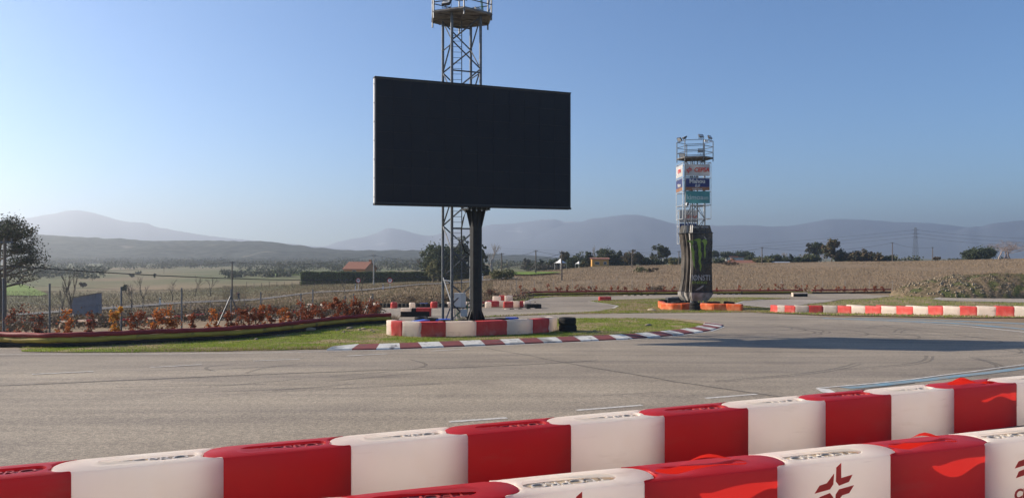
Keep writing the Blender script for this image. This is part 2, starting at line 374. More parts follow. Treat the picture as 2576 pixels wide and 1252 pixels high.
def text_mesh(s, size, mat_, name, parent, mtx, ext=.004, off=0.0, sx=1.0, align='CENTER', shear=0.0):
    cu = bpy.data.curves.new(name, 'FONT'); cu.body = s; cu.size = size; cu.extrude = ext; cu.align_x = align; cu.align_y = 'CENTER'
    cu.offset = off; cu.shear = shear; cu.resolution_u = 3
    o = bpy.data.objects.new(name+'_tmp', cu); COL.objects.link(o)
    bpy.context.view_layer.update()
    me = bpy.data.meshes.new_from_object(o.evaluated_get(bpy.context.evaluated_depsgraph_get()))
    bpy.data.objects.remove(o)
    me.transform(mtx @ Matrix.Diagonal((sx, 1, 1, 1)))
    me.materials.clear(); me.materials.append(mat_)
    o = bpy.data.objects.new(name, me); COL.objects.link(o)
    if parent: o.parent = parent
    return o
def face_mtx(org, right, up):
    r = Vector(right).normalized(); u = Vector(up).normalized(); n_ = r.cross(u)
    m_ = Matrix((r, u, n_)).transposed().to_4x4(); m_.translation = Vector(org); return m_

def sheet(name, pts, off, mat_, step=2.0, parent=None, kind='structure', noise_edge=0.0):
    """flat-lying sheet over the terrain bounded by the polygon pts (world xy)"""
    P2 = []
    N = len(pts)
    for i in range(N):
        a = Vector(pts[i][:2]); b_ = Vector(pts[(i+1) % N][:2]); L_ = (b_-a).length
        k = max(1, int(L_/(.5 if noise_edge else 3)))
        k = min(k, 120)
        for j in range(k):
            p = a.lerp(b_, j/k)
            if noise_edge:
                nv = noise.noise(Vector((p.x*1.1, p.y*1.1, 3)))+.6*noise.noise(Vector((p.x*3.1, p.y*3.1, 8)))
                d = Vector((-(b_-a).y, (b_-a).x)).normalized(); p = p+d*nv*noise_edge
            P2.append(p)
    bm = bmesh.new(); vs = [bm.verts.new((p.x, p.y, 0)) for p in P2]
    es = [bm.edges.new((vs[i], vs[(i+1) % len(vs)])) for i in range(len(vs))]
    bmesh.ops.triangle_fill(bm, use_beauty=True, use_dissolve=False, edges=es, normal=(0, 0, 1))
    xs = [p.x for p in P2]; ys = [p.y for p in P2]
    for ax, lo, hi in ((0, min(xs), max(xs)), (1, min(ys), max(ys))):
        t = math.floor(lo/step)*step+step
        while t < hi:
            no = (1, 0, 0) if ax == 0 else (0, 1, 0); c0 = (t, 0, 0) if ax == 0 else (0, t, 0)
            bmesh.ops.bisect_plane(bm, geom=bm.verts[:]+bm.edges[:]+bm.faces[:], plane_co=c0, plane_no=no); t += step
    for v in bm.verts: v.co.z = G(v.co.x, v.co.y)+off
    for f in bm.faces:
        if f.normal.z < 0: f.normal_flip()
        f.smooth = True
    me = bpy.data.meshes.new(name); bm.to_mesh(me); bm.free(); me.materials.append(mat_)
    o = bpy.data.objects.new(name, me); COL.objects.link(o)
    if parent: o.parent = parent
    if kind: o['kind'] = kind
    return o
def strip(mb, pts, w, off=.03, mi=0, step=.6):
    """painted band along pixel or world points, width w metres"""
    P3 = []
    for i in range(len(pts)-1):
        a, b_ = Vector(pts[i][:2]), Vector(pts[i+1][:2]); k = max(1, min(80, int((b_-a).length/step)))
        for j in range(k): P3.append(a.lerp(b_, j/k))
    P3.append(Vector(pts[-1][:2]))
    vs = []
    for i, p in enumerate(P3):
        d = (P3[min(i+1, len(P3)-1)]-P3[max(i-1, 0)]).normalized(); nn = Vector((-d.y, d.x))*w/2
        for q in (p+nn, p-nn): vs.append((q.x, q.y, G(q.x, q.y)+off))
    mb.add(vs, [(2*i, 2*i+1, 2*i+3, 2*i+2) for i in range(len(P3)-1)], mi)
def inpoly(x, y, poly):
    c = False; j = len(poly)-1
    for i in range(len(poly)):
        if (poly[i][1] > y) != (poly[j][1] > y) and x < (poly[j][0]-poly[i][0])*(y-poly[i][1])/(poly[j][1]-poly[i][1])+poly[i][0]: c = not c
        j = i
    return c
def px(*a): return [P(*p) for p in a]

# ------------------------------------------------------------------ setting: ground, tracks, grass
ys = [-60, -30, -12, 0, 5, 8, 11, 14]
y = 14
while y < 5600:
    y += max(.8, (y*0.013 if y < 260 else y*.04)); ys.append(y)
us = [-1.9, -1.4, -1.1, -.95, -.85] + list(np.linspace(-.78, .78, 120)) + [.85, .95, 1.1, 1.4, 1.9]
g = MB(); NU = len(us)
for y in ys:
    for u in us:
        yy = max(y, 32); x = u*yy
        z = G(x, y) if y > 14 else 0.0
        if y > 112 and abs(u) < 1: z += .10*noise.noise(Vector((x*.13, y*.13, 0)))+.25*noise.noise(Vector((x*.03, y*.03, 5)))*min(1, (y-112)/40)
        g.v.append((x, y, z))
for i in range(len(ys)-1):
    for j in range(NU-1):
        g.f.append((i*NU+j, i*NU+j+1, (i+1)*NU+j+1, (i+1)*NU+j)); g.m.append(0)
tag(g.build('ground', M['ground'], smooth=60), kind='structure')

XL, XR = -30, 48
asph = [Vector((XL-10, -10, 0)), Vector((XR, -10, 0)), Vector((XR, 50, 0)), P(2576, 812), P(2400, 806), P(2100, 798), P(1942, 788.5), P(1880, 785.5), P(1600, 788), P(1400, 791), P(1240, 797),
        P(1130, 801), P(985, 809), P(600, 832), P(300, 850), P(130, 874), P(-120, 876)]
sheet('race_track', asph, .02, M['asphalt'], 1.0)
_sl = math.tan(R(22.3))
sheet('bounce_sheet', [(-32, -45), (45, -45), (45, 8.0+45*_sl+2.2), (-32, 10.1-32*_sl-2.0)], .024, M['bounce_sheet'], 1.5)  # unseen sheet added behind the blocks' camera side to bounce warm sunlight onto them
backt = [P(560, 806), P(800, 806), P(985, 809), P(1130, 801), P(1240, 797), P(1400, 790), P(1500, 783), P(1545, 776), P(1556, 770), P(1530, 765), P(1490, 760.5), P(1479, 758), P(1500, 755.5), P(1620, 752), P(1750, 748.5),
         P(1880, 748), P(2000, 751.5), P(2110, 753.5), P(2190, 751.5), P(2250, 744), P(2130, 738.3), P(1980, 738.5), P(1700, 741.5), P(1400, 747), P(1335, 752), P(1320, 760),
         P(1336, 770), P(1325, 776), P(1240, 774.5), P(950, 775), P(700, 784), P(560, 795)]
sheet('back_track', backt, .03, M['asphalt'], 2.0)
sheet('paved_loop', [P(1846, 764), P(1868, 758.5), P(1920, 754.8), P(2000, 752.6), P(2112, 754.3), P(2080, 760), P(2040, 764), P(1990, 770), P(1960, 778), P(1938, 775), P(1900, 771), P(1862, 768)], .036, M['asphalt_pale'], 2.0)
sheet('far_right_track', [P(2344, 752), P(2375, 746), P(2440, 743), P(2600, 742), P(2700, 742), P(2700, 762), P(2576, 761), P(2440, 758.5), P(2370, 756)], .036, M['asphalt_pale'], 2.0)
G1 = [P(55, 885.5), P(130, 887), P(330, 887.5), P(560, 885), P(830, 879), P(1000, 872), P(1300, 861), P(1560, 849), P(1700, 840), P(1780, 829), P(1800, 821), P(1786, 813), P(1740, 807), P(1680, 803.5), P(1580, 801), P(1440, 801.5),
      P(1300, 804), P(1100, 806), P(985, 812), P(800, 826), P(560, 842), P(300, 853), P(60, 868)]
tag(sheet('grass_island', G1, .045, M['turf'], 1.5, noise_edge=.22))
G2 = [P(1150, 802), P(1240, 797.5), P(1400, 791), P(1600, 788), P(1880, 786), P(1942, 788), P(1960, 779), P(1938, 776), P(1862, 769.5), P(1846, 764), P(1868, 757.5), P(1920, 753.5), P(1990, 751), P(1880, 748.5), P(1750, 749.5), P(1620, 753),
      P(1500, 756.5), P(1482, 758), P(1500, 761.5), P(1545, 766.5), P(1558, 770.5), P(1545, 777), P(1500, 784), P(1400, 789.5)]
tag(sheet('grass_infield', G2, .05, M['turf_dry'], 1.5, noise_edge=.15))
G3 = [P(1942, 788), P(1962, 779), P(1995, 771), P(2045, 765), P(2085, 761), P(2120, 754.5), P(2195, 752), P(2260, 744), P(2600, 738), P(2700, 738), P(2700, 743), P(2576, 742.5), P(2440, 743.5), P(2375, 746.5), P(2340, 752), P(2370, 757),
      P(2440, 759.5), P(2576, 762), P(2700, 763), P(2700, 800), P(2400, 800), P(2100, 794)]
tag(sheet('grass_outfield', G3, .055, M['turf_dry'], 2.0, noise_edge=.12))
G4 = [P(1225, 752), P(1330, 741.5), P(1500, 738), P(1700, 737.5), P(2140, 736), P(2140, 738), P(1980, 738.3), P(1700, 741), P(1400, 746.5), P(1333, 751.5), P(1318, 760), P(1332, 769), P(1270, 766), P(1235, 768)]
tag(sheet('grass_verge', G4, .05, M['turf_dry'], 2.0, noise_edge=.1))
tag(sheet('sandy_tip', [P(1655, 803.5), P(1690, 803), P(1745, 807), P(1790, 813), P(1804, 820), P(1790, 821), P(1765, 816), P(1720, 810), P(1680, 805.5)], .07, M['sand'], 2.0, noise_edge=.06))
tag(sheet('green_field', [P(-60, 742), P(100, 744.5), P(122, 741), P(90, 728), P(60, 716), P(-60, 712)], .12, M['green_field'], 6, noise_edge=.4))
tag(sheet('green_field', [P(1262, 694), P(1330, 693.5), P(1400, 689), P(1420, 688), P(1380, 686.5), P(1290, 686.5), P(1262, 688)], .30, M['green_field'], 4, noise_edge=.4))
tag(sheet('green_field', [Q(690, 330), Q(850, 330), Q(850, 420), Q(690, 420)], .35, M['green_field'], 12, noise_edge=.4))
# country road on the left
road_c = px((-150, 800), (100, 789), (250, 778), (430, 764), (560, 758), (700, 748), (900, 731), (1000, 722), (1110, 714.5), (1200, 707), (1290, 699))
rl = []; rr_ = []
for i, p in enumerate(road_c):
    d = (road_c[min(i+1, len(road_c)-1)]-road_c[max(i-1, 0)]).to_2d().normalized(); nn = Vector((-d.y, d.x))*2.4
    rl.append(p.to_2d()+nn); rr_.append(p.to_2d()-nn)
sheet('country_road', [tuple(p) for p in rl]+[tuple(p) for p in reversed(rr_)], .14, M['asphalt_road'], 3.0)
mb = MB()
for sgn, src in ((1, rl), (-1, rr_)): strip(mb, [p-(p-Vector(c[:2]))*.1 for p, c in zip(src, road_c)], .15, .17, step=3)
tag(mb.build('road_marking', M['paint_white']), kind='structure')
# verge bank: grass below road
# hills and mountains
def ridge(name, prof, dist, base_d, base_z, mat_, rough=1.0, back=700, rows=14, kind='structure', seed=0):
    xs_ = [p[0] for p in prof]; ys_ = [p[1] for p in prof]; f = pchip(xs_, ys_); mb = MB(); n = 260
    cols = np.linspace(xs_[0], xs_[-1], n)
    for r_ in range(rows+4):
        t = r_/rows
        for c_ in cols:
            zc = EYE-(f(c_)-HY)/F*dist
            d = base_d+(dist-base_d)*t if t <= 1 else dist+(r_-rows)*back/3
            x = (c_-CX)/F*(dist*.5+d*.5)
            e = Vector((x*.004*rough, d*.004*rough, seed))
            nz_ = noise.fractal(e, 1.0, 2.0, 5)
            if t <= 1: z = base_z+(zc-base_z)*(t**1.25)+nz_*(zc-base_z)*(.03 if rough <= 1 else .16)*math.sin(PI*min(t, 1))*1.6+ (nz_*2.0*rough+5.0*noise.noise(Vector((x*.012, seed, 0)))*(dist/4300)+2.2*noise.noise(Vector((x*.05, seed, 3))) if t == 1 else 0)
            else: z = base_z+(zc-base_z)*max(0, 1-(t-1)*rows/3)
            x = (c_-CX)/F*d if t <= 1 else (c_-CX)/F*d
            mb.v.append((x, d, z))
    for i in range(rows+3):
        for j in range(n-1):
            mb.f.append((i*n+j, i*n+j+1, (i+1)*n+j+1, (i+1)*n+j)); mb.m.append(0)
    return tag(mb.build(name, mat_, smooth=60), kind=kind)
M['hill'] = mat('wooded_hill', (.016, .026, .020), .95, (.075, .082, .068), .075, 9, c3=(.22, .19, .15), s3=.014, t3=(.64, .72), spec=.05)
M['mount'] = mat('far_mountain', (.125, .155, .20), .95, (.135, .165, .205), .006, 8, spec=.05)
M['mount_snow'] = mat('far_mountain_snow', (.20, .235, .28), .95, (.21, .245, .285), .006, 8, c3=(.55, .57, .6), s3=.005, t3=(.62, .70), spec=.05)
ridge('hills', [(-200, 592), (60, 591), (300, 600), (500, 605), (640, 605), (750, 615), (870, 628), (1000, 631), (1100, 632), (1180, 636), (1260, 640), (1330, 642), (1420, 648), (1500, 655)], 1350, 950, -9, M['hill'], 1.8, seed=1)
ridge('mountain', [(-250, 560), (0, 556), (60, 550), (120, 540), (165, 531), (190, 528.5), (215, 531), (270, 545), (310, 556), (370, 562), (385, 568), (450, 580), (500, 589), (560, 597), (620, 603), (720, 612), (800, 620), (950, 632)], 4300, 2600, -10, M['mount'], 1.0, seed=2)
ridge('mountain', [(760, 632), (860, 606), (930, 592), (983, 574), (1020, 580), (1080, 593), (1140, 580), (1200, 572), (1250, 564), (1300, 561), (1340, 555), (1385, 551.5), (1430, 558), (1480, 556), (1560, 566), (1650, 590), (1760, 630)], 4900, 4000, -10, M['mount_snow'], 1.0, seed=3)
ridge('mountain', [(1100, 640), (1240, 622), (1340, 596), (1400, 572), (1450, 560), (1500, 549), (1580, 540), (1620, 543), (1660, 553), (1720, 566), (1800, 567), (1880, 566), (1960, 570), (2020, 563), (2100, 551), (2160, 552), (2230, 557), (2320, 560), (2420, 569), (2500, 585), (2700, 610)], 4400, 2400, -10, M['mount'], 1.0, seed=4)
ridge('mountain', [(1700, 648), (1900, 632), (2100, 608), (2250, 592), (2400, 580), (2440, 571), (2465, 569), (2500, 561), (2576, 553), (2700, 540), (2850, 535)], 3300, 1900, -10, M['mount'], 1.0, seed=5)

# ------------------------------------------------------------------ painted lines, joints, skid marks
mb = MB()
strip(mb, px((-60, 893.5), (180, 892.5), (420, 892), (700, 888), (860, 884.5), (1060, 878.5), (1200, 873), (1400, 864), (1560, 857), (1680, 849), (1790, 834), (1822, 823)), .09, .034)
tag(mb.build('edge_line', M['paint_white']), kind='structure')
mb = MB()
for a, b_ in (((80, 943.5), (235, 936)), ((378, 926), (508, 918.5)), ((637, 909.5), (755, 904.5)), ((873, 896.5), (975, 891)), ((1085, 884), (1165, 879))):
    strip(mb, [P(*a), P(*b_)], .13, .034)
tag(mb.build('lane_dashes', M['paint_white']), kind='structure')
mb = MB()
for a, b_ in (((1450, 1034), (1615, 1021)), ((1775, 1003.5), (1903, 993)), ((1130, 1063), (1275, 1053))):
    strip(mb, [P(*a), P(*b_)], .13, .0255)
tag(mb.build('lane_dashes', M['paint_old']), kind='structure')
mb = MB()
strip(mb, px((2055, 978.5), (2200, 966), (2300, 955), (2440, 937), (2640, 910)), .09, .030)
strip(mb, px((2068, 979), (2088, 990)), .3, .026)
tag(mb.build('edge_line', M['paint_white']), kind='structure')
mb = MB()
strip(mb, px((2125, 978), (2200, 971.5), (2330, 957), (2480, 940), (2700, 912)), .32, .029)
strip(mb, px((2130, 799.5), (2300, 804), (2440, 809), (2576, 815), (2680, 821)), .8, .034)
strip(mb, px((2070, 801), (2240, 807), (2400, 814), (2500, 822), (2600, 831), (2680, 840)), .8, .034)
tag(mb.build('blue_line', M['paint_blue']), kind='structure')
mb = MB()
strip(mb, px((1960, 799), (2150, 805.5), (2300, 812), (2440, 822), (2576, 836), (2700, 852)), .22, .036)
tag(mb.build('edge_line', M['paint_white']), kind='structure')
mb = MB()
strip(mb, px((1150, 799.3), (1330, 793), (1600, 789.3), (1880, 787.3)), .14, .036)
strip(mb, px((1310, 803.2), (1440, 800.3), (1580, 800), (1690, 802.2)), .10, .036)
strip(mb, px((1338, 776.5), (1345, 773), (1324, 766), (1322, 759), (1345, 752.6), (1400, 748)), .25, .05)
strip(mb, px((1480, 758.7), (1530, 766), (1554, 770.5), (1542, 776)), .25, .06)
strip(mb, px((1850, 764.5), (1872, 758.6), (1922, 755)), .3, .06)
strip(mb, px((1850, 764.5), (1866, 767.6), (1940, 775)), .25, .06)
strip(mb, px((2350, 752.5), (2380, 747), (2440, 744)), .3, .06)
strip(mb, px((2350, 752.5), (2376, 755.6), (2440, 758), (2576, 760.5)), .25, .06)
tag(mb.build('track_edge_line', M['paint_old']), kind='structure')
mb = MB()
def wob(pts, w, off=.027, amp=.03):
    P3 = []
    for i in range(len(pts)-1):
        a, b_ = Vector(pts[i][:2]), Vector(pts[i+1][:2]); k = max(1, int((b_-a).length/.5))
        for j in range(k):
            p = a.lerp(b_, j/k); P3.append((p.x+amp*noise.noise(Vector((p.x, p.y, 1)))*2, p.y+amp*noise.noise(Vector((p.x, p.y, 7)))*2))
    P3.append(tuple(pts[-1][:2])); strip(mb, P3, w, off, step=.6)
wob(px((1222, 876.5), (1330, 895), (1500, 928), (1700, 962), (1900, 991), (1980, 1002)), .06)
wob(px((-80, 975), (100, 968), (380, 955), (700, 941.5), (1100, 928), (1350, 917), (1500, 908)), .075)
wob(px((1985, 1002), (2080, 992), (2300, 965)), .05)
wob(px((560, 995), (900, 975), (1250, 958)), .02); wob(px((700, 965), (1000, 948)), .02); wob(px((1450, 1000), (1700, 985)), .02)
tag(mb.build('tarmac_joints', M['crack']), kind='structure')
mb = MB()
rnd = random.Random(5)
def arc(p0, p1, bend, w):
    a, b_ = P(*p0), P(*p1); d = (b_-a); n_ = Vector((-d.y, d.x, 0)); pts = [(a.lerp(b_, t/10)+n_*bend*math.sin(PI*t/10)) for t in range(11)]
    strip(mb, [p.to_2d() for p in pts], w, .026, step=.6)
for a, b_, k in (((830, 948), (1030, 905), -.25), ((620, 940), (770, 915), .1), ((540, 935), (600, 915), .2), ((2180, 858), (2220, 832), -.3), ((2060, 850), (2105, 826), -.3), ((2320, 870), (2360, 838), -.35),
                 ((1960, 845), (1990, 826), -.3), ((2250, 836), (2330, 822), .1), ((2180, 826), (2280, 818), .1), ((1870, 835), (1900, 815), -.4), ((1905, 838), (1935, 818), -.4), ((1940, 842), (1970, 820), -.4),
                 ((2150, 840), (2500, 850), .06), ((1900, 850), (2560, 845), -.04), ((2390, 930), (2520, 880), -.2), ((2440, 900), (2560, 878), -.12), ((2100, 930), (2330, 895), -.1), ((1800, 960), (2150, 915), -.08), ((2230, 960), (2440, 900), -.15)):
    arc(a, b_, k, .12); 
    if rnd.random() < .6: arc((a[0]+16, a[1]+2), (b_[0]+16, b_[1]+2), k, .10)
for i in range(46):
    x0 = rnd.uniform(1850, 2450); y0 = rnd.uniform(812, 850); arc((x0, y0), (x0+rnd.uniform(60, 260), y0+rnd.uniform(4, 14)), rnd.uniform(-.08, .02), .1)
for i in range(12):
    x0 = rnd.uniform(-50, 900); y0 = rnd.uniform(905, 1000); arc((x0, y0), (x0+rnd.uniform(200, 500), y0-rnd.uniform(8, 26)), rnd.uniform(-.03, .03), .12)
tag(mb.build('skid_marks', M['skid']), kind='structure')

# ------------------------------------------------------------------ kerb of the island
kp = px((822, 882), (865, 881.5), (917, 881), (968, 880), (1017, 878.5), (1061, 876.5), (1180, 871.5), (1300, 866.5), (1400, 862), (1480, 858.5), (1560, 855), (1630, 850.5), (1700, 844), (1760, 837), (1795, 831), (1814, 825), (1820, 820.5), (1818, 817.5))
cum = [0]
for i in range(len(kp)-1): cum.append(cum[-1]+(kp[i+1]-kp[i]).length)
def kat(s_):
    for i in range(len(cum)-1):
        if s_ <= cum[i+1] or i == len(cum)-2:
            t = (s_-cum[i])/(cum[i+1]-cum[i]); return kp[i].lerp(kp[i+1], t), (kp[i+1]-kp[i]).normalized()
mb = MB(); s_ = 0; k = 0; SEG = .98
while s_ < cum[-1]-.1:
    n_ = 4
    ring = []
    for j in range(n_+1):
        ss = min(s_+SEG*j/n_, cum[-1]); p, d = kat(ss); nn = Vector((-d.y, d.x, 0)).normalized()
        skew = .22
        wd = 1.05*min(1, .25+ss/1.2)
        z0 = p.z
        ring.append([(p.x, p.y, z0+.01), (p.x+nn.x*.06, p.y+nn.y*.06, z0+.07), (p.x+nn.x*wd*.7+d.x*skew*.7, p.y+nn.y*wd*.7+d.y*skew*.7, z0+.135), (p.x+nn.x*wd+d.x*skew, p.y+nn.y*wd+d.y*skew, z0+.15), (p.x+nn.x*(wd+.04)+d.x*skew, p.y+nn.y*(wd+.04)+d.y*skew, z0-.02)])
    vs = [v for r_ in ring for v in r_]
    fs = [(i*5+q, (i+1)*5+q, (i+1)*5+q+1, i*5+q+1) for i in range(n_) for q in range(4)]
    fs += [(0, 1, 2, 3, 4), tuple(n_*5+q for q in (4, 3, 2, 1, 0))]
    mb.add(vs, fs, k % 2); s_ += SEG; k += 1
tag(mb.build('kerb', [M['kerb_white'], M['kerb_red']], smooth=30), 'red and white painted kerb curving round the grass island of the hairpin', 'kerb')
# far kerbs on the back straight
def far_kerb(a, b_, n_, label, w=.35, seg=.42):
    pa, pb = P(*a), P(*b_); L_ = (pb-pa).length; n_ = int(L_/seg); mb = MB()
    for i in range(n_):
        p = pa.lerp(pb, (i+.5)/n_); d = (pb-pa).normalized()
        mb.box((p.x, p.y, G(p.x, p.y)+.05), (L_/n_*.98, w, .07), i % 2, math.atan2(d.y, d.x))
    return tag(mb.build('kerb', [M['white_far'], M['rubber']]), label, 'kerb')
far_kerb((1795, 741), (1870, 740), 20, 'black and white kerb on the back straight right of the can tower')
far_kerb((1570, 744), (1640, 743), 20, 'black and white kerb on the back straight left of the can tower')
far_kerb((1270, 778.5), (1345, 776.5), 20, 'low kerb in front of the small far barrier cluster')

# ------------------------------------------------------------------ plastic barrier blocks
def outline(L, W, nose, bow=.012, n=8):
    """plan outline: convex nose at x<0, hollow at x=L; local front side is -y"""
    pts = []; h = W/2; c = .03
    for i in range(n+1):
        t = i/n; pts.append((c+(L-2*c)*t, -h-bow*math.sin(PI*t)**.6*1.0))
    m_ = 10
    pts[-1] = (L-c, -h); pts.append((L-.006, -h+.014))
    for i in range(m_+1):
        a = -PI/2+PI*i/m_; pts.append((L-.006-nose*math.cos(a)*.98, (h-.045)*math.sin(a)))
    pts.append((L-.006, h-.014))
    for i in range(n+1):
        t = i/n; pts.append((L-c-(L-2*c)*t, h+bow*math.sin(PI*t)**.6))
    for i in range(1, m_):
        a = PI/2-PI*i/m_; pts.append((-nose*math.cos(a), (h-.015)*math.sin(a)))
    return pts
def block_mesh(name, mats, L=1.5, Wd=.55, H=.8, nose=.24, hole=0, pocket=True, ripple=0.0, seed=0):
    op = outline(L, Wd, nose); N = len(op); bm = bmesh.new()
    def inset(k):
        r_ = []
        for i in range(N):
            a, b_, c_ = Vector(op[i-1]), Vector(op[i]), Vector(op[(i+1) % N]); d = (c_-a).normalized(); r_.append((b_.x-d.y*k, b_.y+d.x*k))
        return r_
    rnd_ = random.Random(seed)
    rings = []
    for k, z in ((.03, 0), (0, .03), (0, H*.35), (0, H*.7), (0, H-.035), (.010, H-.012), (.032, H)):
        rings.append([bm.verts.new((x, y_+(ripple*noise.noise(Vector((x*4+seed, z*5, y_*3))) if ripple and 0.02 < z < H-.05 else 0), z)) for x, y_ in inset(k)])
    for a, b_ in zip(rings, rings[1:]):
        for i in range(N):
            f = bm.faces.new((a[i], a[(i+1) % N], b_[(i+1) % N], b_[i])); f.smooth = True
    bm.faces.new(list(reversed(rings[0])))
    top = rings[-1]; te = [bm.edges.get((top[i], top[(i+1) % N])) for i in range(N)]
    if pocket or hole:
        cx_, hl, r0 = L*.47, L*.345, Wd*(.17 if hole else .235)
        def stad(r_, z, lift=False, hl_=hl):
            v_ = []
            P4 = [(hl_-r0+r_*math.cos(-PI/2+PI*i/10), r_*math.sin(-PI/2+PI*i/10)) for i in range(11)]
            P4 += [((hl_-r0)*(1-2*i/9), r_) for i in range(1, 9)]
            P4 += [(-(hl_-r0)+r_*math.cos(PI/2+PI*i/10), r_*math.sin(PI/2+PI*i/10)) for i in range(11)]
            P4 += [((hl_-r0)*(-1+2*i/9), -r_) for i in range(1, 9)]
            for x, y_ in P4:
                x += cx_; zz = z
                if lift:
                    amt = lift*(math.exp(-((x-(cx_-.12))/.24)**2)-.25*math.exp(-((x-(cx_+.3))/.15)**2))
                    zz += amt*(1.0 if y_*hole > 0 else (.25 if x < cx_+.15 else 1.2))
                v_.append(bm.verts.new((x, y_, zz)))
            return v_
        li = .10 if hole else 0; NS = 38
        s1 = stad(r0+.05, H+.001, li*.5); s2 = stad(r0, H+.002, li)
        e1 = [bm.edges.new((s1[i], s1[(i+1) % 24])) for i in range(NS)]
        bmesh.ops.triangle_fill(bm, use_beauty=True, use_dissolve=False, edges=te+e1, normal=(0, 0, 1))
        for i in range(NS):
            f = bm.faces.new((s1[i], s1[(i+1) % NS], s2[(i+1) % NS], s2[i])); f.smooth = True
        if not hole:
            s3 = stad(r0-.006, H-.028); 
            for i in range(NS): bm.faces.new((s2[i], s2[(i+1) % NS], s3[(i+1) % NS], s3[i]))
            f = bm.faces.new(s3); f.material_index = 1
    else:
        bm.faces.new(top)
    bmesh.ops.recalc_face_normals(bm, faces=bm.faces)
    me = bpy.data.meshes.new(name); bm.to_mesh(me); bm.free()
    for m_ in mats: me.materials.append(m_)
    me.set_sharp_from_angle(angle=R(35))
    return me
me_w = block_mesh('body', [M['white_pl'], M['pocket']])
me_r = block_mesh('body', [M['red_pl'], M['pocket_red']])
me_h = block_mesh('body', [M['red_pl'], M['pocket_red']], hole=1)
me_h2 = block_mesh('body', [M['red_pl'], M['pocket_red']], hole=-1)
M['letter_white'] = mat('moulded_lettering', (.55, .50, .45), .5, (.40, .36, .32), 9)
M['letter_red'] = mat('moulded_red_lettering', (.42, .06, .05), .5, (.30, .04, .04), 9)
tw = text_mesh('TECPRO', .20, M['letter_white'], 'lettering', None, Matrix.Translation((1.5*.47, 0, .8-.028+.006)), ext=.008, off=-.002, sx=1.15)
tr_ = text_mesh('TECPRO', .20, M['letter_red'], 'lettering', None, Matrix.Translation((1.5*.47, 0, .8-.028+.006)), ext=.008, off=-.002, sx=1.15)
me_tw, me_tr = tw.data, tr_.data; bpy.data.objects.remove(tw); bpy.data.objects.remove(tr_)
PET = [(.19, 1.85), (.69, 2.2), (.69, .90), (1.87, 1.08), (1.50, .50), (.47, .27), (.15, .65)]
PET2 = [(-2.03, -.15), (-1.53, .47), (-.78, .60), (-.05, 1.35), (-.13, .45), (-.48, .05)]
def emblem_mb(scale):
    mb = MB()
    for poly, sg in ((PET, 1), (PET, -1), (PET2, 1), (PET2, -1)):
        pts = [(x*sg*scale, y_*sg*scale) for x, y_ in poly]; n_ = len(pts)
        a_ = sum(pts[i][0]*pts[(i+1) % n_][1]-pts[(i+1) % n_][0]*pts[i][1] for i in range(n_))
        if a_ < 0: pts.reverse()
        mb.prism(pts, 0, .004)
    return mb
def place_block(i, p, ang, kind, label, group, flip=False, logo=False, scale=1.0, col='white'):
    t = thing('barrier_block', p, label, 'barrier', group, ang+(PI if flip else 0))
    t.scale = (scale, 1, 1)
    me = {'w': me_w, 'r': me_r, 'h': me_h2 if flip else me_h}[kind]
    b = bpy.data.objects.new('body', me); COL.objects.link(b); b.parent = t
    if kind != 'h':
        x = bpy.data.objects.new('lettering', me_tw if kind == 'w' else me_tr); COL.objects.link(x); x.parent = t
    if logo:
        # front face of a flipped block is its local +y side
        m_ = face_mtx((.78, .2905, .49), (-1, 0, 0), (0, 0, 1))
        e = emblem_mb(.128).build('emblem', M['logo_red'], t); e.data.transform(m_ @ Matrix.Translation((0, 0, -.002)))
        text_mesh('CEPSA', .17, M['logo_red'], 'brand_lettering', t, m_ @ Matrix.Translation((0, -.345, .001)), ext=.002, off=.006, shear=.15, sx=1.15)
    return t
# back row of the foreground (nose to the left), drawn along a straight line
def wp(px_, py_, K=2.32):
    d = K*F/(py_-HY); return Vector(((px_-CX)/F*d, d, 0))
a0, a1 = wp(182, 1185), wp(2560, 962)
dr = (a1-a0).normalized(); an = math.atan2(dr.y, dr.x); nrm = Vector((-dr.y, dr.x, 0))
cuts = [182, 565, 887, 1180, 1440, 1675, 1885, 2080, 2245, 2403, 2560]
def on_line(px_):
    u = (px_-CX)/F; t = (u*a0.y-a0.x)/(dr.x-u*dr.y); return t
ts = [on_line(c) for c in cuts]
ts = [ts[0]-1.5] + ts + [ts[-1]+1.5]
kinds = ['r', 'w', 'r', 'w', 'r', 'w', 'r', 'w', 'r', 'w', 'h', 'w']
desc = {'r': 'red', 'w': 'white', 'h': 'torn open red'}
cnt = {'r': 0, 'w': 0, 'h': 0}
for i, k in enumerate(kinds):
    t0, t1 = ts[i], ts[i+1]; p = a0+dr*t0+nrm*.275
    lab = {'h': 'red barrier block with a bulging torn top in the row along the track', 'w': '%s white block from the left in the foreground row along the asphalt' % ORD[cnt['w']],
           'r': '%s red block from the left in the foreground row along the asphalt' % ORD[cnt['r']]}[k]
    cnt[k] += 1
    rj = random.uniform(-.004, .004)
    place_block(i, p, an+rj, k, lab, 'foreground barrier row along the track', scale=(t1-t0)/1.5-.003)
b0, b1 = wp(1268, 1252, 2.27), wp(2478, 1116, 2.27)
b0 = wp(1619, 1210, 2.27)
dr2 = (b1-b0).normalized(); an2 = math.atan2(dr2.y, dr2.x); nrm2 = Vector((-dr2.y, dr2.x, 0))
def on2(px_):
    u = (px_-CX)/F; return (u*b0.y-b0.x)/(dr2.x-u*dr2.y)
ts = [on2(c) for c in (1268, 1619, 1955, 2240, 2478)]
ts = [ts[0]-3.04, ts[0]-1.52] + ts + [ts[-1]+1.52, ts[-1]+3.04]
kinds = ['w', 'r', 'w', 'h', 'w', 'h', 'w', 'r']
